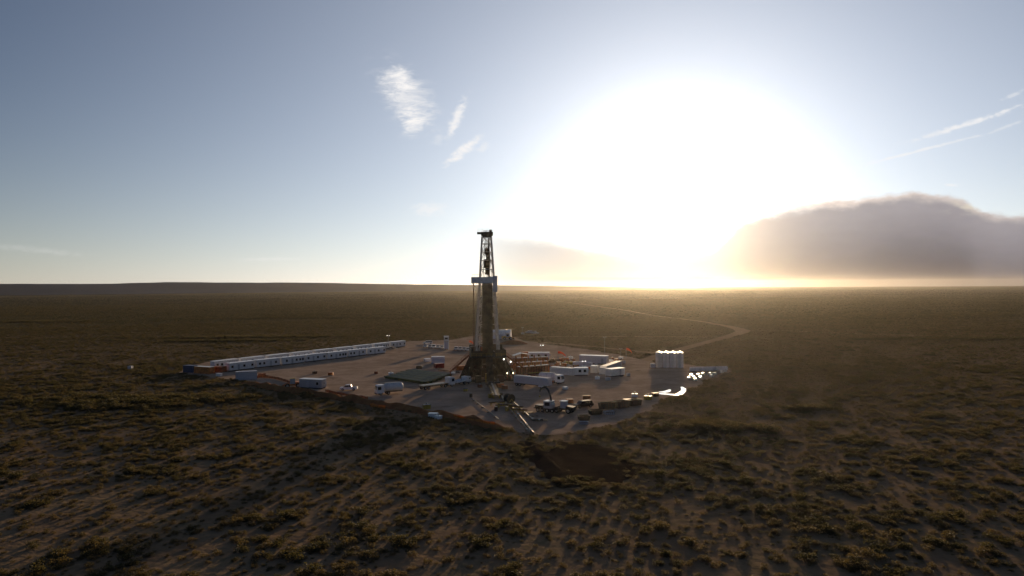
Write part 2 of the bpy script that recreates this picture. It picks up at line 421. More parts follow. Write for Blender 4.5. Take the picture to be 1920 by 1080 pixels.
def build_hills():
    m = mat('haze_blue_hill', (.062, .075, .110), .95, var=.2, scale=.0006, spec=.05)  # blue of the distant haze is mixed into the hill colour
    rr = VN(1.1, 31); r2 = VN(5.5, 33); mb = MB(); az = np.linspace(-60, 16, 250); rows = []
    prof = np.interp(az, [-60, -45, -36.5, -33, -30, -26.5, -25, -18, -14, -8, -3, 2, 9, 16], [60, 64, 67, 66, 66, 74, 74, 69, 63, 51, 43, 32, 14, -3])
    ds = [(4900, 0), (4980, .12), (5060, .26), (5130, .55), (5190, .85), (5250, 1.0), (5700, 1.0), (6200, .6)]
    for k, (d, f) in enumerate(ds):
        h = np.maximum(prof*f + (rr(az*1.0, k*2.0)-.5)*2.4*(f > 0) + (r2(az, k*1.0)-.5)*3*(f > .2), -4)
        rows.append([(d*math.sin(R(a)), d*math.cos(R(a)), hh) for a, hh in zip(az, h)])
    n = len(az); vs = [p for r_ in rows for p in r_]
    mb.add(vs, [(j*n+i, j*n+i+1, (j+1)*n+i+1, (j+1)*n+i) for j in range(len(rows)-1) for i in range(n-1)])
    tag(mb.build('hills', m, smooth=True), 'low flat topped plateau on the left skyline, distance haze blue in its colour', None, None, 'structure')
build_hills()

def heightfield(name, cx, cy, lx, ly, rz, hf, m, label, n=44, kind='structure'):
    mb = MB(); vs = []; c, s = math.cos(rz), math.sin(rz)
    for j in range(n):
        for i in range(n):
            a = (i/(n-1)-.5)*2; b = (j/(n-1)-.5)*2; x = a*lx/2; y = b*ly/2
            vs.append((cx+x*c-y*s, cy+x*s+y*c, hf(a, b)))
    mb.add(vs, [(j*n+i, j*n+i+1, (j+1)*n+i+1, (j+1)*n+i) for j in range(n-1) for i in range(n-1)])
    o = mb.build(name, m, smooth=True); return tag(o, label, None, None, kind)
vb = VN(.22, 9)
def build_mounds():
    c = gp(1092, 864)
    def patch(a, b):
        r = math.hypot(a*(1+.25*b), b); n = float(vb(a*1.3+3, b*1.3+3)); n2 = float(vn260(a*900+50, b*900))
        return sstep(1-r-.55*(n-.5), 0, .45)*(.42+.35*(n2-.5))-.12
    heightfield('shaded_earth', c.x, c.y, 21, 38, 0.12, lambda a, b: float(patch(a, b)), M_SHADE_SOIL, 'irregular patch of dug earth with shade painted into its colour below the tip of the pad', 60)
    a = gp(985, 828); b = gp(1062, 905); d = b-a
    heightfield('soil_ridge', (a.x+b.x)/2, (a.y+b.y)/2, d.length*1.15, 9, math.atan2(d.y, d.x), lambda a, b: max(0, 1-abs(a)**4)*math.exp(-(b*2.0)**2)*.8*(1+1.2*(float(vb(a*3+3, b+3))-.5))-.22, M_SHADE_SOIL, 'narrow brown ridge of dug soil beside the shaded earth patch')
    # low bank of red soil along the left edge of the pad
    px = [(452, 716), (500, 727), (560, 738), (620, 746), (690, 756), (760, 768), (830, 781), (905, 797), (955, 808)]
    P = cat([gp(*p) for p in px], 8); n = 9; vs = []; r3 = VN(3, 14)
    for i, p in enumerate(P):
        dd = (P[min(i+1, len(P)-1)]-P[max(i-1, 0)]).normalized(); nx = Vector((-dd.y, dd.x, 0)); k = min(1, i/6, (len(P)-1-i)/6)
        for j in range(n):
            t = (j/(n-1)-.5)*2; q = p+nx*t*2.1; h = math.exp(-(t*1.7)**2)*1.5*k*(.5+.9*float(r3(q.x, q.y)))-.10
            vs.append((q.x, q.y, h))
    mb = MB(); mb.add(vs, [(i*n+j, i*n+j+1, (i+1)*n+j+1, (i+1)*n+j) for i in range(len(P)-1) for j in range(n-1)])
    tag(mb.build('earth_bank', M_BERM, smooth=True), 'low bank of reddish soil along the near left edge of the pad', None, None, 'structure')
build_mounds()

# ------------------------------------------------------------------ scrub
def leaf_mat(name, c, c2, tr):
    return mat(name, c, .7, var=.2, scale=1.5, spec=.2, c2=c2, trans=(tr, .35))
M_LEAF = [leaf_mat('olive_leaf', (.085, .068, .030), (.048, .042, .020), (.18, .13, .04)),
          leaf_mat('dark_leaf', (.055, .050, .022), (.032, .031, .014), (.12, .10, .03)),
          leaf_mat('dry_leaf', (.125, .100, .048), (.075, .062, .028), (.22, .15, .05))]
M_STEM = mat('shrub_stem', (.09, .065, .045), .9)
def shrub_mesh(k, lobes, w, h, leafm, nleaf=300, ls=.13):
    rr = random.Random(100+k); mb = MB()
    cs = [(rr.uniform(-w, w)*.62, rr.uniform(-w, w)*.62, rr.uniform(.32, .62)*h, rr.uniform(.3, .52)) for _ in range(lobes)]
    for cx, cy, cz, cr in cs:
        mb.cur = 1; mb.tube((cx*.2, cy*.2, -.05), (cx, cy, cz), .025, .008, 4, False)
        mb.cur = 0
        for _ in range(nleaf//lobes):
            while True:
                a, b, c = rr.uniform(-1, 1), rr.uniform(-1, 1), rr.uniform(-1, 1)
                q = a*a+b*b+c*c
                if .12 < q < 1: break
            p = Vector((cx+a*cr*w, cy+b*cr*w, max(.02, cz+c*cr*h*.95)))
            n = Vector((rr.gauss(0, 1), rr.gauss(0, 1), rr.gauss(0, 1))).normalized(); t = n.orthogonal().normalized(); s = n.cross(t)
            l = ls*rr.uniform(.6, 1.4)
            mb.add([p-t*l*.5-s*l*.3, p+t*l*.5-s*l*.25, p+t*l*.35+s*l*.5, p-t*l*.3+s*l*.45], [(0, 1, 2, 3)])
    me = bpy.data.meshes.new('desert_shrub'); me.from_pydata(mb.v, [], mb.f); me.materials.append(M_LEAF[leafm]); me.materials.append(M_STEM)
    me.polygons.foreach_set('material_index', mb.mi); me.update(); return me
SHRUBS = [shrub_mesh(0, 7, .9, 1.15, 0), shrub_mesh(1, 9, 1.1, 1.05, 1, 340), shrub_mesh(2, 5, .7, .95, 0, 240),
          shrub_mesh(3, 12, 1.5, 1.15, 1, 440, .15), shrub_mesh(4, 5, .6, .6, 2, 200, .10), shrub_mesh(5, 8, 1.0, .75, 2, 280, .12)]
SH_LABEL = ['olive green rounded desert shrub', 'dark green wide desert shrub',
            'small upright olive desert shrub', 'large dark sprawling desert thicket',
            'low straw coloured grass tuft', 'low wide dry brush clump']
def clump(x, y):
    return .20*VN(26, 21)(x, y)+.66*VN(4.5, 22)(x, y)+.14*VN(95, 23)(x, y)
DARK_SPOTS = [(300, 748, 30, 5), (220, 765, 20, 4), (270, 756, 30, 4), (470, 633, 60, 9), (1505, 768, 9, 3), (60, 604, 60, 12), (1330, 800, 9, 5), (1390, 806, 8, 4),
              (1450, 560, 120, 20), (1520, 596, 160, 16), (1600, 590, 160, 14), (855, 606, 60, 12), (560, 596, 90, 12), (1760, 636, 60, 8), (1890, 590, 120, 12),
              (350, 690, 0.1, 0.1), (1140, 562, 150, 22), (420, 640, 40, 6), (700, 590, 120, 12)]
def scatter():
    parts = []
    def zone(r0, r1, dens, smin, smax):
        amax = R(47); area = amax*(r1*r1-r0*r0); n = int(area*dens)
        r = np.sqrt(RNG.rand(n)*(r1*r1-r0*r0)+r0*r0); a = (RNG.rand(n)*2-1)*amax
        x = r*np.sin(a); y = r*np.cos(a); c = clump(x, y); rnd = RNG.rand(n)
        keep = rnd < sstep(c, .32, .66)*.42+.36
        x, y, c = x[keep], y[keep], c[keep]
        s = smin+(smax-smin)*(RNG.rand(len(x))**1.9)*(.75+.45*sstep(c, .4, .7))
        parts.append(np.stack([x, y, s, c], 1))
    zone(42, 330, 1.05, .25, 1.1); zone(330, 700, .50, .35, 1.15); zone(700, 1600, .08, .6, 1.5); zone(1600, 5000, .008, .9, 2.2)
    for px, py, rx, ry in DARK_SPOTS:
        c = gp(px, py); n = int(max(6, min(900, rx*ry*.9)))
        q = RNG.randn(n, 2)*.5
        parts.append(np.stack([c.x+q[:, 0]*rx, c.y+q[:, 1]*ry, RNG.uniform(1.1, 1.9, n)*(1+c.y/2500), np.full(n, .8)], 1))
    A = np.concatenate(parts); x, y = A[:, 0], A[:, 1]
    bad = in_poly(x, y, [Vector((p.x, p.y, 0)) for p in PAD])
    for P, W in ROADLINES:
        for i in range(len(P)-1):
            a, b = P[i], P[i+1]; d = b-a; L2 = max(d.x*d.x+d.y*d.y, 1e-6)
            t = np.clip(((x-a.x)*d.x+(y-a.y)*d.y)/L2, 0, 1)
            bad |= np.hypot(x-a.x-d.x*t, y-a.y-d.y*t) < W[i]/2+.6
    for px, py, rx, ry in ((1095, 862, 5.5, 10), (1023, 868, 2.5, 8)):
        c = gp(px, py); bad |= ((x-c.x)/rx)**2+((y-c.y)/ry)**2 < 1
    A = A[~bad]
    c = A[:, 3]; n = len(A); rv = RNG.rand(n)
    var = np.where(c > .56, np.where(rv < .14, 3, np.where(rv < .60, 1, 0)), np.where(rv < .22, 0, np.where(rv < .42, 2, np.where(rv < .58, 1, np.where(rv < .8, 4, 5)))))
    w = np.array([.9, 1.1, .7, 1.5, .6, 1.0])[var]
    x, y, s = A[:, 0], A[:, 1], A[:, 2]
    px = 960+F*x/y; py = 540+F*CAM_H/y
    sect = lambda i: '%s %s of the foreground' % (('near', 'far')[int(py[i] < 940)], ('left edge', 'left part', 'left of centre', 'centre', 'right of centre', 'right part', 'right edge')[min(6, int(px[i]/275))])
    vis = (px > 10) & (px < 1910) & (py < 1075)
    size = np.where(vis, s*w/y, 0); order = np.argsort(-size); top = order[:300]; rest = order[300:]
    first = {}
    for i in top:
        k = int(var[i])
        o = bpy.data.objects.new('desert_shrub', SHRUBS[k]); COL.objects.link(o)
        o.location = (x[i], y[i], float(gz(x[i], y[i]))); o.rotation_euler.z = RNG.rand()*6.28; o.scale = (s[i], s[i], s[i]*RNG.uniform(.55, .8))
        tag(o, SH_LABEL[k]+', '+sect(i), 'shrub', ['olive rounded shrubs', 'dark wide shrubs', 'small upright shrubs', 'large dark thickets', 'straw coloured tufts', 'dry brush clumps'][k]+', '+sect(i))
        first.setdefault(k, o)
    keys = sorted(first)
    vr = np.array([keys.index(int(v)) if int(v) in first else 0 for v in var])
    x, y, s, vr = x[rest], y[rest], s[rest], vr[rest]; z = gz(x, y)-.02
    me = bpy.data.meshes.new('scrub'); me.vertices.add(len(x)); me.vertices.foreach_set('co', np.stack([x, y, z], 1).astype(np.float32).ravel())
    for nm, tp, dat in (('vi', 'INT', vr.astype(np.int32)), ('sc', 'FLOAT', s.astype(np.float32)), ('ro', 'FLOAT', (RNG.rand(len(x))*6.28).astype(np.float32))):
        at = me.attributes.new(nm, tp, 'POINT'); at.data.foreach_set('value', dat)
    o = bpy.data.objects.new('scrub', me); COL.objects.link(o)
    tag(o, 'scattered olive and brown desert scrub covering the plain around the pad', 'scrub', None, 'stuff')
    ng = bpy.data.node_groups.new('scatter_scrub', 'GeometryNodeTree')
    ng.interface.new_socket('Geometry', in_out='INPUT', socket_type='NodeSocketGeometry'); ng.interface.new_socket('Geometry', in_out='OUTPUT', socket_type='NodeSocketGeometry')
    gi = ng.nodes.new('NodeGroupInput'); go = ng.nodes.new('NodeGroupOutput'); L = ng.links
    def attr(nm, tp):
        a = ng.nodes.new('GeometryNodeInputNamedAttribute'); a.data_type = tp; a.inputs[0].default_value = nm; return a.outputs[0]
    iop = ng.nodes.new('GeometryNodeInstanceOnPoints'); jn = ng.nodes.new('GeometryNodeJoinGeometry')
    for k in reversed(keys):
        oi = ng.nodes.new('GeometryNodeObjectInfo'); oi.inputs['Object'].default_value = first[k]; oi.inputs['As Instance'].default_value = False
        g2 = ng.nodes.new('GeometryNodeGeometryToInstance'); L.new(oi.outputs['Geometry'], g2.inputs[0]); L.new(g2.outputs[0], jn.inputs[0])
    m2p = ng.nodes.new('GeometryNodeMeshToPoints'); L.new(gi.outputs[0], m2p.inputs[0]); L.new(m2p.outputs[0], iop.inputs['Points'])
    L.new(jn.outputs[0], iop.inputs['Instance']); iop.inputs['Pick Instance'].default_value = True; L.new(attr('vi', 'INT'), iop.inputs['Instance Index'])
    cb = ng.nodes.new('ShaderNodeCombineXYZ'); L.new(attr('ro', 'FLOAT'), cb.inputs[2]); L.new(cb.outputs[0], iop.inputs['Rotation'])
    cs = ng.nodes.new('ShaderNodeVectorMath'); cs.operation = 'SCALE'; cs.inputs[0].default_value = (1, 1, .62); L.new(attr('sc', 'FLOAT'), cs.inputs[3]); L.new(cs.outputs[0], iop.inputs['Scale']); L.new(iop.outputs[0], go.inputs[0])
    md = o.modifiers.new('scatter', 'NODES'); md.node_group = ng
    print('scrub points', len(x))
scatter()

# ------------------------------------------------------------------ materials for built things
def M(n, *a, **k): return mat(n, *a, **k)
M_WHITE = M('white_paint', (.80, .80, .82), .45, var=.07, scale=1.2)
M_CREAM = M('cream_roof', (.82, .80, .76), .34, var=.08, spec=.6, scale=1.2)
M_GREY = M('grey_paint', (.48, .48, .52), .5, var=.1)
M_DARK = M('dark_steel', (.055, .05, .045), .5, .4, var=.2)
M_GLASS = M('dark_glass', (.02, .024, .03), .15, var=.1, spec=.6)
M_TYRE = M('tyre_rubber', (.02, .02, .02), .9)
M_RUST = M('rust_red_paint', (.38, .13, .05), .7, var=.25, scale=1.0)
M_RUSTB = M('rusty_steel', (.13, .07, .04), .8, var=.3, scale=1.5)
M_ORANGE = M('orange_paint', (.60, .19, .045), .55, var=.2, scale=1)
M_BLUE = M('blue_paint', (.04, .07, .16), .5, var=.15)
M_RED = M('red_paint', (.30, .04, .03), .5, var=.2)
M_YELLOW = M('yellow_paint', (.48, .32, .05), .5, var=.15)
M_RIG = M('dark_olive_paint', (.095, .070, .038), .65, var=.25, scale=.8)
M_OLIVE = M('olive_pipe', (.19, .155, .085), .55, .2, var=.3, scale=.5)
M_MAST = M('pale_mast_paint', (.72, .68, .62), .45, .0, var=.12)
M_GREENP = M('green_pipe', (.16, .155, .035), .5, .2, var=.25, scale=.7)
M_GALV = M('galvanised_steel', (.42, .42, .42), .4, .6, var=.12)
M_WOOD = M('raw_timber', (.34, .23, .13), .85, var=.2, scale=2)
M_TARP = M('beige_tarp', (.66, .58, .42), .32, var=.1, scale=1)
M_SOCK = M('orange_cloth', (.75, .12, .05), .8, var=.1, trans=((.9, .25, .08), .4))
M_NET = M('orange_net', (.42, .17, .04), .8, var=.2, trans=((.7, .3, .05), .3))
M_BAG = M('woven_white_bag', (.68, .66, .70), .8, var=.1, scale=2)
M_WRAP = M('shiny_wrap', (.6, .58, .54), .18, var=.1, spec=.8)
M_LAMP = M('lamp_glass', (.9, .9, .85), .3, emit=((1, .96, .88), 5.0))
M_LAMPW = M('warm_lamp_glass', (.9, .8, .6), .3, emit=((1, .80, .50), 5.0))
M_LILAC = M('pale_lilac_paint', (.60, .57, .63), .5, var=.08)
M_BROWN = M('brown_paint', (.15, .085, .045), .6, var=.2)
M_CONC = M('tank_fibre', (.78, .74, .76), .35, var=.07, scale=.6)

ORD = ['first', 'second', 'third', 'fourth', 'fifth', 'sixth', 'seventh', 'eighth', 'ninth', 'tenth', 'eleventh', 'twelfth', 'thirteenth', 'fourteenth']

# ------------------------------------------------------------------ cabins and containers
def windowp(t, x, z, y=-1.3, w=.95, h=.9, m=None):
    f = MB().box(x-w/2-.07, x+w/2+.07, y-.04, y, z-.07, z+h+.07).build('window', M_CREAM, t)
    MB().box(x-w/2, x+w/2, y-.06, y-.043, z, z+h).build('pane', m or M_GLASS, f)
def site_trailer(name, label, loc, rz, L=11.0, W=2.7, H=3.1, wins=(-4.2, 1.2, 4.4), door=-1.4, wall=None, roof=None, group=None, cat_='trailer', ac=True):
    t = thing(name, label, cat_, loc, rz, group); h = L/2; y0 = 0
    mb = MB()
    for y in (.35, W-.45): mb.box(-h+.2, h-.2, y, y+.16, .02, .35)
    for x in np.linspace(-h+.6, h-.6, 4): mb.box(x-.1, x+.1, .52, W-.46, .1, .3)
    mb.build('skid', M_DARK, t)
    mb = MB().box(-h, h, 0, W, .36, H, .04)
    n = int(L/1.22)
    for i in range(1, n): x = -h+L*i/n; mb.box(x-.03, x+.03, -.025, W+.025, .45, H-.12)
    mb.build('wall', wall or M_WHITE, t)
    MB().prism([(-.12, H+.003), (W+.12, H+.003), (W+.12, H+.09), (W/2, H+.12), (-.12, H+.08)], -h-.12, h+.12, 'x').build('roof', roof or M_CREAM, t)
    for x in wins: windowp(t, x, 1.25, -.03)
    if door is not None:
        d = MB().box(door-.45, door+.45, -.055, -.027, .42, 2.4).build('door', M_GREY, t)
        MB().box(door+.3, door+.36, -.12, -.057, 1.3, 1.4).build('handle', M_DARK, d)
        MB().box(door-.5, door+.5, -.9, -.06, .02, .22).box(door-.5, door+.5, -.5, -.06, .221, .38).build('step', M_DARK, t)
    if ac: MB().box(h+.127, h+.55, W/2-.35, W/2+.35, 1.5, 2.1, .03).build('air_conditioner', M_GREY, t)
    return t
def container(name, label, loc, rz, L=6.1, W=2.44, H=2.6, m=None, group=None, roofm=None, doorm=None, cat_='container'):
    m = m or M_WHITE; t = thing(name, label, cat_, loc, rz, group); h = L/2
    n = int(L/.28); pts = []
    for i in range(n+1):
        x = -h+.1+(L-.2)*i/n; k = (i//1) % 2; pts.append((x, .0 if k else .04))
    front = pts; back = [(x, W-y) for x, y in reversed(pts)]
    MB().prism(front+back, .18, H-.15, 'z').build('corrugated_wall', m, t)
    mb = MB()
    for x in (-h, h-.14):
        for y in (-.03, W-.11): mb.box(x, x+.14, y, y+.14, .0, H)
    for y in (-.03, W-.09):
        mb.box(-h+.14, h-.14, y, y+.12, .02, .176); mb.box(-h+.14, h-.14, y, y+.12, H-.146, H)
    mb.build('frame', m, t)
    MB().box(-h+.02, h-.02, .0, W-.02, H-.14, H+.03).build('roof', roofm or m, t)
    for s in (0, 1):
        d = MB().box(-h-.04, -h+.02, .13+s*(W/2-.12), W/2-.02+s*(W/2-.12), .2, H-.16).build('door', doorm or m, t)
        MB().tube((-h-.07, .5+s*(W/2-.1), .25), (-h-.07, .5+s*(W/2-.1), H-.2), .025, n=6).build('locking_bar', M_GALV, d)
    return t
def at_edge(fn, name, label, e, **k):
    c, rz, L = edge(*e); k.setdefault('L', L); return fn(name, label, (c.x, c.y, .03), rz, **k)

def trailer_rows():
    a = gp(430, 697); b = gp(724, 662); d = b-a; rz = math.atan2(d.y, d.x); u = d.normalized(); nrm = Vector((-u.y, u.x, 0))
    variants = [dict(wins=(-4.3, .9, 4.5), door=-1.5), dict(wins=(-4.2, -2.2, 3.4), door=1.0), dict(wins=(-3.6, 1.4, 3.2, 4.6), door=-.8)]
    protos = []
    G1 = 'site trailers in the front row'; G2 = 'site trailers in the back row'
    n = 7; pitch = d.length/n
    for i in range(n):
        p = a+u*(pitch*(i+.48)); lab = 'white site trailer in the front row, %s from the near left end' % ORD[i]
        p = p+nrm*[0, .35, -.2, .5, -.1, .3, -.3][i]+u*[-.2, .15, 0, .3, -.25, .1, 0][i]; loc = (p.x, p.y, .03)
        if i < 3: protos.append(site_trailer('site_trailer', lab, loc, rz, group=G1, **variants[i]))
        else: dup(protos[(i*2) % 3], loc, rz+[0, 0, 0, .02, -.015, .012, -.02][i], lab, G1)
    a2 = gp(398, 693.5); b2 = gp(763, 649.5); d2 = b2-a2; u2 = d2.normalized(); rz2 = math.atan2(d2.y, d2.x); n2 = 9; p2 = d2.length/n2
    for i in range(n2):
        p = a2+u2*(p2*(i+.5)); dup(protos[(i+1) % 3], (p.x, p.y, .03), rz2, 'white site trailer in the back row, %s from the near left end' % ORD[i], G2)
    # curved pale shelter at the far end of the front row
    c = gp(735, 659); t = thing('awning', 'small white curved awning at the far end of the front trailer row', 'awning', (c.x, c.y, .03), rz)
    pr = [(-1.8+1.8*(1-math.cos(k*math.pi/16)), 2.6*math.sin(k*math.pi/16)+.4) for k in range(9)]
    mb = MB()
    out = [(-2.6+5.2*k/10, 2.9-1.6*(k/10)**2) for k in range(11)]
    mb.prism(out+[(x, z-.08) for x, z in reversed(out)], -1.2, 1.2).build('canopy', M_CREAM, t)
    for x, z in ((-2.4, 2.8), (2.4, 1.4)):
        for y in (-1.1, 1.1): MB().tube((x, y, 0), (x, y, z), .05, n=6).build('leg', M_GALV, t)
trailer_rows()

at_edge(container, 'shipping_container', 'dark blue shipping container at the far left corner of the pad', (343, 698, 361, 699), m=M_BLUE)
at_edge(container, 'shipping_container', 'orange shipping container with pale roof left of the trailer rows', (364, 700, 393, 702), m=M_ORANGE, roofm=M_TARP)
at_edge(container, 'shipping_container', 'rust red shipping container tucked against the end of the back trailer row', (396, 698, 416, 699), m=M_RUST, H=2.2)
at_edge(container, 'shipping_container', 'long white container with red doors near the left end of the earth bank', (442, 713.5, 482, 711.5), m=M_GREY, doorm=M_RED, H=2.9)
at_edge(container, 'storage_box', 'small rust red storage box beside the long white container', (484, 707, 494, 707.5), m=M_RUST, H=1.3, W=1.2, cat_='box')
at_edge(site_trailer, 'site_office', 'single grey white site office behind the earth bank', (561, 728, 603, 730), wins=(2.6,), door=-1.0, H=2.9, wall=M_GREY, cat_='office')
at_edge(container, 'shipping_container', 'white container with brown side left of the drilling rig', (809, 681.5, 834, 681), m=M_LILAC, roofm=M_CREAM, H=2.7)
at_edge(container, 'shipping_container', 'red container in front of the white one left of the drilling rig', (817, 691, 833, 690), m=M_RED, roofm=M_RED, H=1.8)
at_edge(container, 'storage_box', 'low white box left of the white container by the rig', (797, 678.5, 808, 678), m=M_WHITE, H=1.2, cat_='box')
at_edge(container, 'shipping_container', 'orange brown skid box under the stair of the drilling rig', (856, 695, 881, 694), m=M_ORANGE, H=1.7)
at_edge(site_trailer, 'site_cabin', 'white cabin with sunlit roof behind the mud tanks', (991, 674, 1030, 674), wins=(-3, 0, 3), door=None, H=2.9, cat_='cabin')
at_edge(container, 'storage_box', 'rust red box left of the white cabin behind the mud tanks', (977, 670, 990, 670), m=M_RUST, H=2.4, cat_='box')
at_edge(site_trailer, 'generator_house', 'large pale lilac generator house with light tower behind it', (1086, 682, 1137, 684), wins=(), door=4.0, H=3.4, wall=M_LILAC, W=3.2, cat_='generator')
at_edge(container, 'shipping_container', 'low lilac container in front of the large generator house', (1074, 688, 1109, 689), m=M_LILAC, H=1.9)
at_edge(container, 'shipping_container', 'long white container at the front right of the mud tanks', (1031, 701, 1076, 704.5), m=M_WHITE, H=2.5)
at_edge(site_trailer, 'site_cabin', 'small white cabin with two windows right of the long white container', (1078, 705, 1103, 704.5), wins=(-.6, 1.2), door=None, H=2.7, cat_='cabin')
at_edge(container, 'storage_box', 'square cream box with round vent among the white cabins', (1107, 699.5, 1120, 700), m=M_CREAM, H=2.6, W=2.4, cat_='box')
at_edge(container, 'storage_box', 'square white box with round vent at the end of the grey container', (1123, 702, 1136, 702.5), m=M_WHITE, H=2.5, W=2.2, cat_='box')
at_edge(container, 'shipping_container', 'grey container running back behind the square white box', (1137, 700, 1166, 689), m=M_GREY, H=2.5)
at_edge(site_trailer, 'site_cabin', 'white cabin with a bright sunlit roof at the right end of the site', (1146, 707.5, 1172, 704.5), wins=(), door=1.1, H=2.7, W=3.0, cat_='cabin')

# ------------------------------------------------------------------ vehicles
def wheel(t, x, y, r, w=.26, side=-1):
    o = MB().tube((0, -w/2, 0), (0, w/2, 0), r, n=16).build('wheel', M_TYRE, t, loc=(x, y, r))
    MB().tube((0, -w/2-.012, 0), (0, w/2+.012, 0), r*.52, n=12).build('rim', M_GALV, o)
def pickup(label, loc, rz, m=None, group=None, closed=False, name='pickup_truck', cat_='pickup truck'):
    m = m or M_WHITE; t = thing(name, label, cat_, loc, rz, group); W = .92
    lo = [(-2.62, .45), (-2.62, .95), (-2.55, 1.02), (-1.55, 1.08), (2.62, 1.08), (2.66, .5), (2.2, .36), (-2.2, .36)]
    MB().prism(lo, -W, W).build('body', m, t)
    rf = 2.45 if closed else .95
    cab = [(-1.6, 1.082), (-.95, 1.72), (-.6, 1.80), (rf-.25, 1.80), (rf, 1.1), (rf, 1.082)]
    c = MB().prism(cab, -W+.1, W-.1).build('cab', m, t)
    MB().prism([(-1.45, 1.14), (-.92, 1.66), (.0, 1.68), (.0, 1.14)], -W+.075, -W+.098).prism([(.08, 1.14), (.08, 1.68), (rf-.35, 1.68), (rf-.12, 1.14)], -W+.075, -W+.098).prism([(-1.45, 1.14), (-.92, 1.66), (.0, 1.68), (.0, 1.14)], W-.098, W-.075).build('side_window', M_GLASS, c)
    MB().prism([(-1.6, 1.13), (-1.03, 1.68), (-1.05, 1.70), (-1.63, 1.14)], -W+.2, W-.2).build('windscreen', M_GLASS, c)
    if not closed: MB().box(1.0, 2.5, -W+.12, W-.12, 1.083, 1.10).build('load_bed', M_DARK, t)
    for y in (-.6, .6): MB().box(-2.66, -2.622, y-.16, y+.16, .72, .9).build('headlight', M_GALV, t)
    for x in (-1.7, 1.65):
        for y in (-W+.1, W-.1): wheel(t, x, y, .38)
    return t
def lorry(label, loc, rz, L=12, load='tank', capm=None, loadm=None, name='lorry', cat_='truck', cab_h=3.0, tank_r=1.2, W=1.2, group=None):
    """cab at +x end"""
    t = thing(name, label, cat_, loc, rz, group); h = L/2; capm = capm or M_WHITE; cx = h-2.3
    c = MB().prism([(cx, .7), (h-.1, .55), (h, 1.5), (h-.25, cab_h-.25), (h-.6, cab_h), (cx, cab_h)], -W, W).build('cab', capm, t)
    MB().prism([(h+.01, 1.55), (h+.035, 1.56), (h-.20, cab_h-.35), (h-.24, cab_h-.35)], -W+.12, W-.12).build('windscreen', M_GLASS, c)
    for y in (-W-.02, W): MB().box(cx+.9, h-.35, y, y+.02, 1.6, cab_h-.45).build('side_window', M_GLASS, c)
    MB().box(-h+.2, cx+.1, -.45, .45, .7, .98).box(h-.15, h+.12, -W+.05, W-.05, .4, .65).build('chassis', M_DARK, t)
    for x in ([h-1.3, h-3.6] if L < 9 else [h-1.3, h-3.9, -h+2.4, -h+1.1]):
        for y in (-W+.17, W-.17): wheel(t, x, y, .5, .32)
    if load == 'tank':
        MB().capsule_x(-h, cx-.25, 0, 1.0+tank_r, W, tank_r).build('tank', loadm or M_WHITE, t, smooth=True)
        mb = MB()
        for x in (-h+.9, (-h+cx)/2, cx-1.2): mb.tube((x-.04, 0, 1.0+tank_r), (x+.04, 0, 1.0+tank_r), tank_r*1.015, n=24)
        mb.build('tank_band', M_GALV, t)
        MB().box(-h+.6, cx-.7, -.28, .28, 1.0+2*tank_r+.02, 1.0+2*tank_r+.10).build('walkway', M_GALV, t)
        MB().box(-h+.4, cx-.6, -W-.02, -W+.3, .55, .98).build('side_box', M_RUST, t)
    elif load == 'deck':
        MB().box(-h, cx-.3, -W, W, .98, 1.15).build('deck', loadm or M_WOOD, t)
        mb = MB(); rr = random.Random(3)
        for i in range(7): y = -W+.2+i*.33; mb.tube((-h+.2, y, 1.30), (cx-.9-rr.random(), y, 1.30), .14, n=6)
        mb.build('pipe_load', M_TARP, t)
    elif load == 'flat':
        MB().box(-h, cx-.2, -W, W, .98, 1.12).build('deck', M_GREY, t)
        MB().box(-h, cx-.2, -W, -W+.06, 1.122, 1.6).box(-h, cx-.2, W-.06, W, 1.122, 1.6).build('side_board', M_WHITE, t)
    return t
def on_edge(fn, label, e, flip=False, d=1.0, **k):
    c, rz, L = edge(*e); u = Vector((-math.sin(rz), math.cos(rz), 0)); c = c+u*d
    k.setdefault('L', L)
    return fn(label, (c.x, c.y, .03), rz+(math.pi if flip else 0), **k)
def veh(label, px, py, deg, **k):
    p = gp(px, py); return pickup(label, (p.x, p.y, .03), R(deg), **k)
veh('white pickup truck parked alone behind the earth bank left of the tanker', 654, 732, 4)
on_edge(lorry, 'white tanker truck with rusty side box parked near the earth bank', (706, 742, 757, 738), flip=True, load='tank', tank_r=1.15, name='tanker_truck', cat_='tanker truck')
on_edge(lorry, 'flatbed truck with white cab loaded with long tan pipes beside the green pipes', (792, 732, 853, 724), load='deck', name='flatbed_truck', cat_='truck')
on_edge(lorry, 'small white flat truck close to the foot of the rig stair', (857, 724, 883, 718.5), load='flat', name='flatbed_truck', cat_='truck', cab_h=2.4)
on_edge(lorry, 'pale tanker truck with white cab behind the long grey trailer', (1009, 718, 1053, 721), load='tank', loadm=M_LILAC, name='tanker_truck', cat_='tanker truck')
PG = 'pickups parked nose in along the far edge'
pk = None
for i, (px, py) in enumerate([(799, 651.5), (807, 652), (814, 652.6), (822, 653.2), (829.5, 653.8), (837, 654.4)]):
    p = gp(px, py); lab = 'white pickup truck in the farther parked row, %s from the left' % ORD[i]
    if pk is None: pk = pickup(lab, (p.x, p.y, .03), R(82), group=PG)
    else: dup(pk, (p.x, p.y, .03), R(82+(i % 3)*2), lab, PG)
for i, (px, py) in enumerate([(856, 656.5), (863.5, 657), (871, 657.5), (878, 658), (885, 658.5)]):
    p = gp(px, py); dup(pk, (p.x, p.y, .03), R(84+(i % 2)*3), 'white pickup truck in the parked row next to the mast, %s from the left' % ORD[i], PG)
veh('white van parked behind the farther row of pickups', 802, 645, 10, closed=True, name='van', cat_='van')
veh('white van parked out on the far track right of the mast', 992, 625, 15, closed=True, name='van', cat_='van')
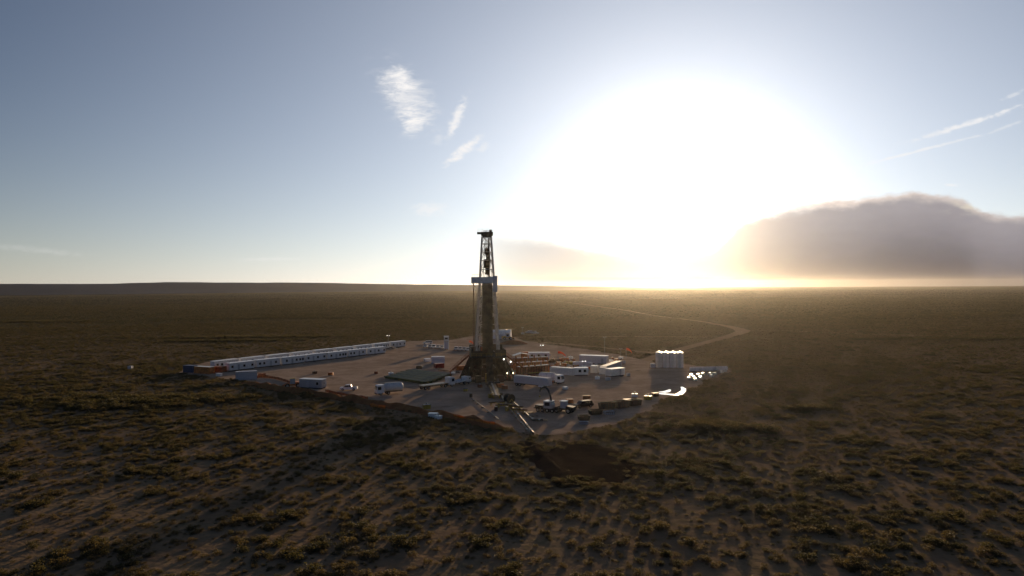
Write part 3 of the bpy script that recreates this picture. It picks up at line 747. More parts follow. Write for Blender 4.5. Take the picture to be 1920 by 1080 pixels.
veh('small white pickup truck out on the far track beside a van', 1003, 626, -20)
veh('dark off road car with bright reflecting roof near the crane truck', 1094, 764, 28, m=M_DARK, closed=True, name='off_road_car', cat_='car')

def box_semi():
    c, rz, L = edge(963, 723, 1027, 730); t = thing('semi_trailer', 'long grey white box trailer parked in front of the mud tanks', 'trailer', (c.x, c.y, .03), rz); h = L/2
    MB().box(-h, h, 0, 2.5, .95, 3.1, .1).build('body', M_LILAC, t)
    MB().prism([(.05, 3.103), (2.45, 3.103), (2.3, 3.25), (1.25, 3.34), (.2, 3.25)], -h+.05, h-.05, 'x').build('roof', M_GREY, t)
    MB().box(-h+.3, h-.3, .6, 1.9, .7, .948).build('chassis', M_DARK, t)
    for x in (-h+1.1, -h+2.4, h-2.6):
        for y in (.2, 2.3): wheel(t, x, y, .48, .3)
    MB().box(h-3.4, h-1.6, -.35, -.02, .5, .92).build('tool_box', M_WHITE, t)
box_semi()

def crane_truck():
    c, rz, L = edge(1004, 772, 1048, 776); c = c+Vector((0, 1.3, 0))
    t = thing('crane_truck', 'dark crane truck with arched folding boom and white cab roof', 'crane truck', (c.x, c.y, .03), rz); h = L/2*1.0
    MB().box(-h, h, -1.0, 1.0, .75, 1.05).box(-h+.5, -h+2.6, -1.15, 1.15, 1.053, 1.7).build('chassis', M_DARK, t)
    cb = MB().prism([(-h+2.9, 1.053), (-h+5.0, 1.053), (-h+5.1, 1.9), (-h+4.8, 2.75), (-h+2.9, 2.75)], -1.1, 1.1).build('cab', M_GREY, t)
    MB().box(-h+2.8, -h+4.95, -1.2, 1.2, 2.753, 2.9, .03).build('roof', M_CREAM, cb)
    MB().box(-h+3.2, -h+4.6, -1.13, -1.102, 1.7, 2.55).build('side_window', M_GLASS, cb)
    MB().prism([(-h+5.10, 1.95), (-h+5.13, 1.95), (-h+4.86, 2.65), (-h+4.82, 2.65)], -.95, .95).build('windscreen', M_GLASS, cb)
    b0 = h-2.2
    MB().box(b0-.6, b0+.6, -.6, .6, 1.053, 2.1, .1).build('turret', M_DARK, t)
    arc = [(b0-2.2*math.sin(a)*1.0-.2+2.0*(1-math.cos(a)), 0, 2.0+4.4*math.sin(a)) for a in np.linspace(.05, 2.5, 12)]
    arc = [(b0+.2-1.9*(1-math.cos(a)), 0, 2.0+4.2*math.sin(a)) for a in np.linspace(0, 2.35, 12)]
    MB().path(arc, .24, 6).build('boom', M_DARK, t)
    MB().tube((b0-.4, 0, 2.0), (b0-.1, 0, 4.6), .1, n=6).build('boom_ram', M_GALV, t)
    e = arc[-1]; MB().tube(e, (e[0], 0, e[2]-1.0), .03, n=5).box(e[0]-.2, e[0]+.2, -.15, .15, e[2]-1.4, e[2]-1.0).build('hook', M_YELLOW, t)
    for x in (-h+1.2, -h+2.5, h-1.3, h-2.7):
        for y in (-.95, .95): wheel(t, x, y, .52, .34)
    for y in (-1.7, 1.7): MB().box(b0-1.4, b0-1.1, min(y, 0), max(y, 0), .7, .85).box(b0-1.4, b0-1.1, y-.12, y+.12, .03, .7).build('outrigger', M_DARK, t)
crane_truck()
def loader(label, px, py, deg, m, roofm, s=1.0, name='wheel_loader'):
    p = gp(px, py); t = thing(name, label, 'loader', (p.x, p.y, .03), R(deg)); t.scale = (s, s, s)
    MB().prism([(-3.0, .8), (-3.1, 1.7), (-1.2, 1.9), (-1.0, .8)], -.95, .95).box(-1.0, 1.6, -.5, .5, .75, 1.25).build('body', m, t)
    c = MB().box(-1.0, .5, -.75, .75, 1.25, 2.9, .06).build('cab', M_GREY, t)
    MB().box(-1.1, .65, -.85, .85, 2.903, 3.05, .03).build('roof', roofm, c)
    MB().box(-.8, .3, -.78, -.753, 1.75, 2.7).box(.503, .53, -.6, .6, 1.7, 2.7).build('cab_window', M_GLASS, c)
    for y in (-.62, .46): MB().prism([(.6, 1.5), (.8, 1.75), (2.9, .95), (3.1, .5), (2.9, .5)], y, y+.16).build('lift_arm', m, t)
    MB().prism([(2.95, .12), (4.0, .08), (4.05, .14), (3.1, .25), (3.0, 1.05), (2.9, 1.05)], -1.3, 1.3).build('bucket', M_DARK, t)
    for x in (-1.9, 1.35):
        for y in (-.95, .95): wheel(t, x, y, .72, .5)
loader('dark wheel loader with cream cab roof beside the crane truck', 1056, 774, 150, M_DARK, M_CREAM)
loader('orange wheel loader working behind the earth bank left of the site office', 547, 727, 200, M_ORANGE, M_YELLOW)
loader('yellow loader standing on dug soil behind the mast', 952, 637, 15, M_YELLOW, M_YELLOW, 1.2)

# ------------------------------------------------------------------ upright tanks
def tanks():
    c, rz, L = edge(1229, 689.5, 1282, 690.5); G = 'upright white tanks at the road end'; u = Vector((math.cos(rz), math.sin(rz), 0)); nn = Vector((-u.y, u.x, 0))
    r = L/8*.97; H = 5.7
    t = thing('storage_tank', 'x', 'tank', (0, 0, 0), 0, G)
    prof = [(r*.97, 0)]
    for k in range(9): z = .15+(H-.3)*k/9; prof += [(r*.965, z), (r, z+.08), (r, z+(H-.3)/9-.08)]
    MB().lathe(prof+[(r*.97, H-.1), (r*.95, H)], n=28).build('shell', M_CONC, t, smooth=True)
    MB().lathe([(r*.96, H+.003), (r*.93, H+.07), (r*.5, H+.15), (.3, H+.18)], n=28).build('domed_top', M_CREAM, t, smooth=True)
    MB().lathe([(.32, H+.18), (.32, H+.35), (.36, H+.35), (.36, H+.42)], n=12).build('hatch', M_GALV, t)
    mb = MB()
    for y in (-.2, .2): mb.tube((y, -r-.12, .1), (y, -r-.12, H+.3), .03, n=5)
    for k in range(14): mb.tube((-.2, -r-.12, .3+k*.4), (.2, -r-.12, .3+k*.4), .02, n=4)
    mb.build('ladder', M_GALV, t)
    MB().tube((r*.6, -r*.85, .25), (r*.6, -r*.85-.35, .25), .1, n=8).build('outlet_valve', M_RED, t)
    for row in range(2):
        for i in range(4):
            p = c+u*((i-1.5)*L/4)+nn*(r+.1+row*(2*r+.3)); lab = 'upright white tank in the %s row, %s from the left' % (['front', 'back'][row], ORD[i])
            if row == 0 and i == 0: t.location = (p.x, p.y, .03); t['label'] = lab; t.rotation_euler.z = rz
            else: dup(t, (p.x, p.y, .03), rz+(row*2.6), lab, G)
tanks()
def small_tank():
    p = gp(1224, 691); t = thing('water_tote', 'small caged white tank left of the upright tanks', 'tank', (p.x, p.y, .03), .2)
    MB().box(-.9, .9, -.6, .6, .35, 2.0, .15).build('tank', M_BAG, t)
    mb = MB()
    for x in (-1, 1):
        for y in (-.7, .7): mb.bar((x, y, 0), (x, y, 2.2), .08)
    for z in (.3, 1.2, 2.2): mb.bar((-1, -.7, z), (1, -.7, z), .06); mb.bar((-1, .7, z), (1, .7, z), .06); mb.bar((-1, -.7, z), (-1, .7, z), .06); mb.bar((1, -.7, z), (1, .7, z), .06)
    mb.build('cage', M_RUSTB, t)
small_tank()

# ------------------------------------------------------------------ bags and wrapped pallets on the right
def bags():
    a = gp(1293, 696.5); b = gp(1364, 694.5); G = 'row of big bags'; n = 13; src = None; rr = random.Random(4); d = b-a; rz = math.atan2(d.y, d.x)
    for i in range(n):
        p = a+d*((i+.5)/n)+Vector((0, rr.uniform(-.15, .15), 0)); lab = 'big pale bag in the long row right of the tanks, %s from the left' % ORD[i]
        if src is None:
            src = thing('big_bag', lab, 'bag', (p.x, p.y, .0), rz, G)
            mb = MB(); n_ = 12; rings = [(.50, .16), (.58, .5), (.60, .95), (.55, 1.35), (.40, 1.5), (.12, 1.62)]
            for r_, z in [(0, 0)]: pass
            vs = []; 
            for r_, z in rings:
                for k in range(n_):
                    an = 2*math.pi*k/n_; q = max(abs(math.cos(an)), abs(math.sin(an))); f = r_/(q**.75); vs.append((f*math.cos(an), f*math.sin(an), z))
            mb.add(vs, [(j*n_+k, j*n_+(k+1) % n_, (j+1)*n_+(k+1) % n_, (j+1)*n_+k) for j in range(5) for k in range(n_)]+[tuple(range(n_-1, -1, -1)), tuple(range(5*n_, 6*n_))])
            mb.build('sack', M_BAG, src, smooth=True)
            mb = MB()
            for x in (-.35, .35): mb.path([(x, -.35, 1.45), (x, -.2, 1.72), (x, .2, 1.72), (x, .35, 1.45)], .03, 5)
            mb.build('lifting_loop', M_BAG, src)
            mb = MB()
            for y in (-.5, 0, .42): mb.box(-.55, .55, y, y+.1, .0, .1)
            mb.box(-.6, .6, -.55, .55, .103, .15).build('pallet', M_WOOD, src)
        else: dup(src, (p.x, p.y, .0), rz+rr.uniform(-.1, .1), lab, G)
    G = 'wrapped pallets in front of the big bags'; src = None
    pts = [(1292, 712), (1296, 707), (1301, 711), (1304, 715), (1309, 706), (1313, 711), (1318, 704), (1331, 704), (1334, 708), (1340, 704), (1353, 700), (1360, 698)]
    for i, (px, py) in enumerate(pts):
        p = gp(px, py); lab = 'shiny wrapped pallet in front of the big bags, %s from the left' % ORD[i]
        if src is None:
            src = thing('wrapped_pallet', lab, 'pallet', (p.x, p.y, .03), .3, G)
            mb = MB()
            for y in (-.5, 0, .42): mb.box(-.55, .55, y, y+.1, .0, .1)
            mb.box(-.6, .6, -.55, .55, .103, .15).build('pallet_base', M_WOOD, src)
            MB().prism([(-.55, .153), (.55, .153), (.55, .8), (.3, 1.0), (-.35, .95), (-.55, .7)], -.5, .5).build('wrapped_load', M_WRAP, src)
        else: dup(src, (p.x, p.y, .03), rr.uniform(-.8, .8), lab, G)
bags()

# ------------------------------------------------------------------ pools of water in the wheel ruts
def puddle():
    m = bpy.data.materials.new('still_water'); m.use_nodes = True; nt = m.node_tree; N.nt = nt; b = nt.nodes['Principled BSDF']
    b.inputs['Base Color'].default_value = (.09, .07, .05, 1); b.inputs['Roughness'].default_value = .04; b.inputs['IOR'].default_value = 1.33
    P = N(nt.nodes.new('ShaderNodeTexCoord').outputs['Object']); bn = nt.nodes.new('ShaderNodeBump'); bn.inputs['Strength'].default_value = .05; bn.inputs['Distance'].default_value = .02
    nt.links.new(n_noise(P, 2.5, 3).k, bn.inputs['Height']); nt.links.new(bn.outputs[0], b.inputs['Normal'])
    def strip(px, w, label):
        P = cat([gp(*p) for p in px], 8); W = np.interp(np.linspace(0, len(w)-1, len(P)), range(len(w)), w); L = []; Rr = []; rr = random.Random(8)
        for i, p in enumerate(P):
            d = (P[min(i+1, len(P)-1)]-P[max(i-1, 0)]).normalized(); nx = Vector((-d.y, d.x, 0))
            L.append(p+nx*W[i]*(.5+.15*(rr.random()-.5))); Rr.append(p-nx*W[i]*(.5+.15*(rr.random()-.5)))
        mb = MB(); n = len(P); vs = [(q.x, q.y, .042) for q in L+Rr]
        mb.add(vs, [(i, n+i, n+i+1, i+1) for i in range(n-1)])
        tag(mb.build('water', m), label, None, None, 'structure')
    strip([(1234, 737), (1243, 738.5), (1256, 739.5), (1268, 740.5), (1276, 737.5), (1281, 733), (1281.5, 729), (1278, 725.5)], [1, 2.6, 2.2, 2.4, 1.9, 1.6, 1.5, .6], 'curved strip of standing water mirroring the low sun')
    strip([(1240, 736), (1250, 734), (1256, 730.5)], [2.8, 2.2, .4], 'short arm of standing water beside the curved strip')
puddle()

# ------------------------------------------------------------------ pipes
def pipe_bundles():
    a = gp(724, 710.5); b = gp(800, 722); u = (b-a).normalized(); rz = math.atan2(u.y, u.x); w = gp(846, 705.5)-b; v = w.normalized(); wl = w.length
    n = 5; src = None; G = 'bundles of green pipes laid side by side'; L = (b-a).length
    for i in range(n):
        p = (a+b)/2+w*((i+.45)/n); W = wl/n*.86; lab = 'flat bundle of long green pipes, %s from the near side' % ORD[i]
        if src is None:
            src = thing('pipe_bundle', lab, 'pipes', (p.x, p.y, .03), rz, G); k = int(W/.30)
            for x in (-L*.38, 0, L*.38): MB().box(x-.12, x+.12, -W/2, W/2, .0, .2).build('sleeper', M_WOOD, src)
            mb = MB(); rr = random.Random(2)
            for z in (.33, .59, .85):
                for j in range(k): y = -W/2+.15+j*.30; e = rr.uniform(-.4, .4); mb.tube((-L/2+e, y, z), (L/2+e, y, z), .125, n=7)
            mb.build('pipe_layer', M_GREENP, src)
        else: dup(src, (p.x, p.y, .03), rz+(.0, .01, -.012, .008, .0)[i], lab, G)
pipe_bundles()
def pipe_line(label, pts, r, m, name='pipe_line', z=.3, posts=True):
    P = [gp(*p) for p in pts]; c = P[0]; t = thing(name, label, 'pipe', (c.x, c.y, .03))
    MB().path([(p.x-c.x, p.y-c.y, z) for p in P], r, 8).build('pipe', m, t)
    tot = P[-1]-P[0]; n = max(2, int(tot.length/6))
    for i in range(n):
        f = (i+.5)/n*(len(P)-1); k = min(int(f), len(P)-2); q = P[k]+(P[k+1]-P[k])*(f-k); MB().box(q.x-c.x-.4, q.x-c.x+.4, q.y-c.y-.12, q.y-c.y+.12, 0, z-r*.6).build('sleeper', M_WOOD, t)
        if posts: MB().tube((q.x-c.x, q.y-c.y, z-.02), (q.x-c.x, q.y-c.y, z+.02+r), r*1.25, n=8).build('coupling', M_GALV, t)
pipe_line('thin dark pipe line running from the rig towards the earth bank', [(884, 749), (905, 765), (935, 789)], .12, M_DARK)
pipe_line('long brown pipe line running out to the tip of the pad', [(955, 761), (975, 786), (1000, 817)], .28, M_BROWN, z=.5)
pipe_line('second dark pipe line lying left of the brown one', [(951, 764), (968, 784), (994, 815)], .16, M_DARK, z=.35)
pipe_line('dark pipe line bordering the timber mats', [(963, 757), (983, 775), (1000, 790), (1018, 790)], .22, M_DARK, z=.3)
pipe_line('pale beam lying on the ground left of the rig', [(822, 695), (845, 697.5), (862, 700)], .22, M_WOOD, name='beam', posts=False)
pipe_line('short bright pipe lying between the yellow barrels', [(941, 745), (945, 751), (949, 758)], .25, M_TARP, name='beam', posts=False)

def mats():
    G = 'timber mats at the near end of the pipes'
    for i, (px, py, dg, lab) in enumerate([(990, 775, 35, 'timber mat beside the dark pipe, farthest of the mats'), (997, 781, 35, 'timber mat beside the dark pipe, second of the mats'), (1006, 788, 5, 'timber mat beside the dark pipe, third of the mats'), (1015, 789, 5, 'timber mat beside the dark pipe, nearest to the crane truck side'), (1066, 771, 50, 'broad pale ramp mat on the ground beside the wheel loader')]):
        p = gp(px, py); t = thing('timber_mat', lab, 'mat', (p.x, p.y, .03), R(dg), G)
        w = 1.7 if i < 4 else 2.4; mb = MB()
        for k in range(6): y = -w/2+k*w/6; mb.box(-1.5*w/1.7, 1.5*w/1.7, y, y+w/6*.86, .16, .24)
        mb.build('plank_deck', M_WOOD, t)
        for x in (-1.1, 0, 1.1): MB().box(x-.08, x+.08, -w/2, w/2, 0, .157).build('bearer', M_WOOD, t)
mats()
def barrels():
    G = 'yellow barrels before the rig'
    for i, (px, py) in enumerate([(883, 745), (918, 746), (924, 745), (940, 744), (957, 766), (934, 764), (930, 771), (950, 771)]):
        p = gp(px, py); t = thing('barrel', 'yellow barrel on the ground before the rig, %s in the scatter from the rig side' % ORD[i], 'barrel', (p.x, p.y, .03), 0, G); t.scale = (1.5, 1.5, 1.3)
        MB().lathe([(.29, 0), (.30, .28), (.315, .3), (.30, .32), (.30, .58), (.315, .6), (.30, .62), (.29, .9)], n=14).build('drum', M_YELLOW if i % 3 else M_BROWN, t, smooth=True)
        MB().lathe([(.27, .903), (.27, .93), (.05, .93)], n=12).build('lid', M_TARP if i % 2 == 0 else M_DARK, t)
barrels()
def reel():
    p = gp(955, 757); t = thing('hose_reel', 'dark hose reel on a stand left of the crane truck', 'reel', (p.x, p.y, .03), .6)
    for y in (-.9, .9): MB().tube((0, y-.06, 1.4), (0, y+.06, 1.4), 1.3, n=20).build('flange', M_RIG, t)
    MB().tube((0, -.84, 1.4), (0, .84, 1.4), .95, n=16).build('wound_hose', M_DARK, t)
    mb = MB()
    for y in (-1.1, 1.1): mb.bar((-1, y, 0), (0, y, 1.4), .12); mb.bar((1, y, 0), (0, y, 1.4), .12)
    mb.build('stand', M_YELLOW, t)
reel()
def racks():
    G = 'yellow trestle racks before the rig'
    for i, (px, py, dg, lab) in enumerate([(932, 762, 20, 'low yellow trestle rack left of the pipes'), (945, 767, 20, 'low yellow trestle rack between the pipes and barrels'), (966, 770, -30, 'low yellow trestle rack right of the brown pipe'), (973, 776, -30, 'low yellow trestle rack nearest the timber mats')]):
        p = gp(px, py); t = thing('trestle_rack', lab, 'rack', (p.x, p.y, .03), R(dg), G); mb = MB()
        for x in (-1.6, 1.6):
            for y in (-.5, .5): mb.bar((x, y*1.3, 0), (x, y*.6, .9), .12)
        mb.build('leg', M_YELLOW, t)
        MB().box(-2.1, 2.1, -.38, -.2, .9, 1.05).box(-2.1, 2.1, .2, .38, .9, 1.05).build('rail', M_YELLOW, t)
        MB().tube((-2.4, -.05, 1.15), (2.4, .05, 1.15), .12, n=8).build('pipe', M_RUSTB, t)
racks()
def skips():
    G = 'dark open skips on the right side of the pad'
    for i, (x0, y0, x1, y1, h, lab, m) in enumerate([(1127, 769, 1154, 767, 1.7, 'long dark open skip right of the parked off road car', M_DARK), (1157, 767, 1181, 764, 1.8, 'dark open skip in the middle of the skip row', M_DARK),
        (1184, 763, 1204, 760, 1.6, 'dark open skip at the right end of the skip row', M_DARK), (1108, 779, 1130, 777.5, 1.1, 'low dark skip in front of the long one', M_RIG),
        (1136, 779, 1154, 778, .8, 'low grey skip in front of the skip row', M_GREY), (1087, 790, 1107, 789, 1.1, 'dark skip nearest the tip of the pad', M_RIG), (1086, 796.5, 1104, 796.5, .5, 'flat grey tray beside the nearest skip', M_GREY)]):
        c, rz, L = edge(x0, y0, x1, y1); t = thing('skip', lab, 'skip', (c.x, c.y, .03), rz, G); l = L/2
        o = [(-l*.86, .05), (l*.86, .05), (l, h), (l-.08, h), (l*.86-.08, .13), (-l*.86+.08, .13), (-l+.08, h), (-l, h)]
        mb = MB().prism(o, 0, 1.9); mb.prism([(-l*.86+.05, .1), (l*.86-.05, .1), (l-.06, h-.01), (-l+.06, h-.01)], -.05, .02); mb.prism([(-l*.86+.05, .1), (l*.86-.05, .1), (l-.06, h-.01), (-l+.06, h-.01)], 1.88, 1.95)
        mb.build('hopper', m, t)
        MB().box(-l-.03, l+.03, -.12, -.052, h-.12, h+.03).box(-l-.03, l+.03, 1.952, 2.02, h-.12, h+.03).build('rim', M_RUSTB, t)
        mb = MB()
        for k in range(5): x = -l*.8+k*l*.4; mb.box(x-.05, x+.05, -.11, -.052, .12, h-.13)
        mb.build('rib', M_RUSTB, t)
skips()

# ------------------------------------------------------------------ fences, windsocks, light masts, tower, tent
def net_fence(label, px, m, H=1.15, name='net_fence'):
    P = cat([gp(*p) for p in px], 4); c = P[0]; t = thing(name, label, 'fence', (c.x, c.y, .03)); rr = random.Random(len(px)*3+int(px[0][0]))
    tops = [H+rr.uniform(-.16, .08) for _ in P]; vs = []
    for p, h in zip(P, tops):
        x, y = p.x-c.x, p.y-c.y; vs += [(x, y-.02, .05), (x, y+.02, .05), (x, y-.02, h), (x, y+.02, h)]
    fs = []
    for i in range(len(P)-1):
        a = i*4; b = a+4; fs += [(a, b, b+2, a+2), (a+1, a+3, b+3, b+1), (a+2, b+2, b+3, a+3)]
    MB().add(vs, fs).build('netting', m, t)
    for i, p in enumerate(P):
        if i % 2 == 0: MB().tube((p.x-c.x, p.y-c.y-.06, 0), (p.x-c.x, p.y-c.y-.06, tops[i]+.12), .04, n=6).build('post', M_RUSTB, t)
net_fence('bright orange netting fence at the near end of the earth bank', [(850, 787), (875, 793), (905, 799), (928, 803)], M_NET, 1.3)
net_fence('sagging orange netting fence in front of the tanker truck', [(694, 763), (708, 765.5), (723, 768)], M_NET, 1.0)
net_fence('dull red netting fence around the left of the earth bank', [(468, 711), (490, 708.5), (515, 711), (540, 718), (556, 726)], M_RUST, 1.0)
net_fence('dull red netting fence before the white pickup', [(610, 735), (640, 741), (665, 745), (690, 749)], M_RUST, .8)

def windsock(label, px, py, H, deg, L=3.2):
    p = gp(px, py); t = thing('windsock', label, 'windsock', (p.x, p.y, .03), R(deg))
    MB().tube((0, 0, 0), (0, 0, H), .07, .05, n=8).build('pole', M_GALV, t)
    n = 10; vs = []; rings = [(0, .55, 0), (.35, .5, -.1), (.65, .42, -.5), (.9, .34, -1.2), (1, .3, -1.6)]
    for f, r, dz in rings:
        for k in range(n): a = 2*math.pi*k/n; vs.append((.1+L*f*.75, r*math.cos(a), H-.5+dz*1.0+r*math.sin(a)))
    s = MB().add(vs, [(j*n+k, j*n+(k+1) % n, (j+1)*n+(k+1) % n, (j+1)*n+k) for j in range(4) for k in range(n)]).build('sock', M_SOCK, t, smooth=True)
windsock('orange windsock on a pole beside the row of pickups left of the mast', 880, 660, 5.6, 30)
windsock('orange windsock on a pole above the road end of the pad', 1174, 672, 4.6, -10)
windsock('orange windsock on a pole behind the mud tanks', 1046, 682, 5.2, -5, 4.2)
def light_mast(label, px, py, H, lit=True):
    p = gp(px, py); t = thing('light_mast', label, 'light', (p.x, p.y, .03), R(10))
    MB().box(-.9, .9, -.55, .55, .25, 1.1, .06).build('generator_box', M_WHITE, t)
    MB().tube((0, 0, 1.1), (0, 0, H), .08, .05, n=8).build('pole', M_GALV, t)
    MB().box(-.8, .8, -.05, .05, H-.05, H+.05).build('cross_arm', M_GALV, t)
    for x in (-.55, .55): MB().box(x-.13, x+.13, -.14, .05, H+.06, H+.30, .03).build('lamp', M_LAMP if lit else M_GALV, t)
    for y in (-.55, .55): wheel(t, 0, y, .3, .18)
light_mast('lit light mast behind the far end of the trailer rows', 728, 652, 6.2)
light_mast('lit light mast behind the white cabin near the mud tanks', 1016, 672, 5.6)
light_mast('tall thin unlit light mast behind the lilac generator house', 1134, 680, 10.5, False)
light_mast('unlit light mast out on the far track', 980, 627, 4.6, False)
light_mast('lit light mast just before the lilac generator house', 1095, 691, 2.6)
light_mast('unlit light mast right of the lilac generator house', 1164, 674, 4.6, False)
def tower():
    p = gp(836, 656); t = thing('lookout_cabin', 'tall narrow white lookout cabin behind the farther pickups', 'cabin', (p.x, p.y+3, .03), .1)
    for x in (-1.1, 1.1):
        for y in (-1.1, 1.1): MB().bar((x, y, 0), (x, y, 3.9), .22).build('leg', M_WHITE, t)
    MB().box(-1.3, 1.3, -1.3, 1.3, 4.0, 4.2).build('platform', M_GALV, t)
    w = MB().box(-1.2, 1.2, -1.2, 1.2, 4.203, 6.6, .05).build('wall', M_WHITE, t)
    MB().box(-.8, .8, -1.24, -1.203, 5.1, 6.1).build('window', M_GLASS, w)
    MB().box(-1.35, 1.35, -1.35, 1.35, 6.603, 6.8).build('roof', M_CREAM, t)
    MB().box(-.95, .95, -1.0, -.85, .3, 3.8).build('side_panel', M_LILAC, t)
tower()
def tent():
    c, rz, L = edge(922, 635, 957, 635); t = thing('arched_tent', 'large white arched tent behind the foot of the mast', 'tent', (c.x, c.y, .02), rz); h = L/2
    o = [(5*math.cos(a)*-1+4, 5.2*math.sin(a)**.8) for a in np.linspace(0, math.pi, 15)]
    MB().prism([(x, z) for x, z in o], -h, h, 'x').build('canopy', M_WHITE, t, smooth=True)
    for k in range(5): x = -h+2*h*k/4; MB().path([(x, a*1.01-.04, b*1.012+.01) for a, b in o], .07, 5).build('rib', M_GALV, t)
    MB().box(-1.6, 1.6, -1.06, -.9, .05, 2.6).build('door_flap', M_GREY, t)
tent()
def dug_heap():
    c = gp(962, 645); heightfield('soil_heap', c.x, c.y, 17, 12, 0, lambda a, b: max(0, 1-(a*a+b*b))*2.2-.1, M_BERM, 'reddish heap of dug soil under the yellow loader behind the mast', 24)
    c = gp(952, 637)
dug_heap()

# ------------------------------------------------------------------ mud tanks and pumps
def handrail(mb, x0, x1, y, z):
    for x in np.linspace(x0, x1, max(2, int((x1-x0)/1.6)+1)): mb.tube((x, y, z), (x, y, z+1.0), .03, n=5)
    for k in (.5, 1.0): mb.tube((x0, y, z+k), (x1, y, z+k), .03, n=5)
def mud_tank(label, e, H=2.8, m=None, seed=0):
    c, rz, L = edge(*e); t = thing('mud_tank', label, 'tank', (c.x, c.y, .03), rz, 'rust brown mud tanks right of the rig'); h = L/2; W = 3.0; rr = random.Random(seed); m = m or M_RUST
    MB().box(-h, h, 0, W, .25, H).build('tank_wall', m, t)
    mb = MB(); n = int(L/1.1)
    for i in range(n+1): x = -h+.06+(L-.12)*i/n; mb.box(x-.06, x+.06, -.14, -.003, .25, H)
    mb.box(-h, h, -.17, -.143, H-.25, H-.05); mb.build('rib', M_BROWN, t)
    MB().box(-h, h, .2, .5, 0, .247).box(-h, h, W-.5, W-.2, 0, .247).build('skid', M_DARK, t)
    MB().box(-h, h, .9, 2.1, H+.003, H+.08).build('walkway', M_GALV, t)
    mb = MB(); handrail(mb, -h+.1, h-.1, .05, H); handrail(mb, -h+.1, h-.1, W-.05, H); mb.build('handrail', M_YELLOW, t)
    for i in range(int(L/2.6)):
        x = -h+1.4+i*2.6; mb = MB().box(x-.3, x+.3, .3, .8, H+.083, H+.5, .04).tube((x, .55, H+.5), (x, .55, H+1.1), .2, n=10); mb.build('agitator_motor', [M_RUST, M_GALV, M_ORANGE][rr.randrange(3)], t)
    MB().tube((-h+.2, -.45, .7), (h-.3, -.45, .7), .14, n=8).build('pipe', M_YELLOW, t)
    return t
mud_tank('rust red mud tank with ribs, nearest to the grey box trailer', (975, 704.5, 1031, 700), 3.0, seed=1)
mud_tank('rust red mud tank in the middle, between two others', (968, 696, 1029, 692), 3.0, M_ORANGE, 2)
mud_tank('rust red mud tank with ribs, farthest back of the three', (962, 687, 1028, 684), 3.1, seed=3)
def awning2():
    p = gp(972, 690); t = thing('canopy_roof', 'bright beige canopy roof above the mud tanks right of the rig', 'canopy', (p.x+1, p.y, .03), .25)
    MB().prism([(-3.2, 5.0), (0, 5.9), (3.4, 5.25), (3.4, 5.17), (0, 5.8), (-3.2, 4.9)], -1.8, 1.8).build('tarp', M_TARP, t)
    for x, z in ((-3, 4.9), (3.2, 5.15)):
        for y in (-1.6, 1.6): MB().tube((x, y, 0), (x, y, z), .07, n=6).build('post', M_GALV, t)
awning2()
def pump(label, px, py, dg, m, s=1.0):
    p = gp(px, py); t = thing('pump_skid', label, 'pump', (p.x, p.y, .03), R(dg), 'pump skids around the mud tanks'); t.scale = (s, s, s)
    MB().box(-2.4, 2.4, -1, -.75, 0, .25).box(-2.4, 2.4, .75, 1, 0, .25).box(-2.3, 2.3, -.745, .745, .1, .2).build('skid', M_DARK, t)
    MB().prism([(-2.2, .253), (-2.2, 1.2), (-1.6, 1.6), (-.4, 1.6), (-.1, 1.1), (-.1, .253)], -.7, .7).build('pump_body', m, t)
    MB().box(.2, 2.2, -.7, .7, .3, 1.5, .1).build('engine', m, t)
    MB().tube((1.5, 0, 1.5), (1.5, 0, 2.6), .12, n=8).build('exhaust', M_GALV, t)
    MB().tube((-2.2, -.3, .6), (-3.0, -.3, .6), .2, n=8).build('suction_pipe', M_RUSTB, t)
pump('rust red pump skid right of the mud tanks', 1043, 693, 20, M_RUST, 1.1)
pump('orange pump skid behind the long white container', 1052, 688, -10, M_ORANGE)
pump('brown pump skid behind the mud tanks', 1040, 680, 10, M_BROWN)
pump('orange pump skid under the windsock behind the mud tanks', 1056, 679, 30, M_ORANGE, 1.1)
pump('rust red pump skid at the foot of the rig right of the floodlights', 955, 713, 85, M_RUST, 1.1)
pump('dark pump skid in front of the rig base', 926, 724, 5, M_DARK, .9)
pump('yellow pump skid left of the lilac generator house', 1066, 684, 0, M_YELLOW, .9)
def totes():
    G = 'caged chemical totes among the cabins'; pts = [(1066, 690), (1112, 690), (1118, 688), (1126, 691), (1150, 688), (1158, 683), (1170, 682), (1060, 673), (1066, 676), (1178, 706)]
    where = ['before the yellow pump skid', 'behind the square cream box', 'right behind the square cream box', 'behind the square white box', 'behind the grey container', 'by the far edge of the pad', 'near the windsock at the road end', 'left behind the generator house', 'left of the generator house corner', 'right of the cabin with the bright roof']
    src = None
    for (px, py), w in zip(pts, where):
        p = gp(px, py); lab = 'small caged white tote '+w
        if src is None:
            src = thing('chemical_tote', lab, 'tote', (p.x, p.y, .03), .2, G)
            MB().box(-.55, .55, -.5, .5, .16, 1.2, .1).build('bottle', M_BAG, src); MB().box(-.6, .6, -.55, .55, 0, .15).build('pallet', M_WOOD, src)
            mb = MB()
            for x in (-.6, -.2, .2, .6):
                for y in (-.55, .55): mb.bar((x, y, .15), (x, y, 1.25), .04)
            for z in (.5, .9, 1.25): mb.bar((-.6, -.55, z), (.6, -.55, z), .04); mb.bar((-.6, .55, z), (.6, .55, z), .04)
            mb.build('cage', M_GALV, src)
        else: dup(src, (p.x, p.y, .03), px*.7 % 1, lab, G)
totes()

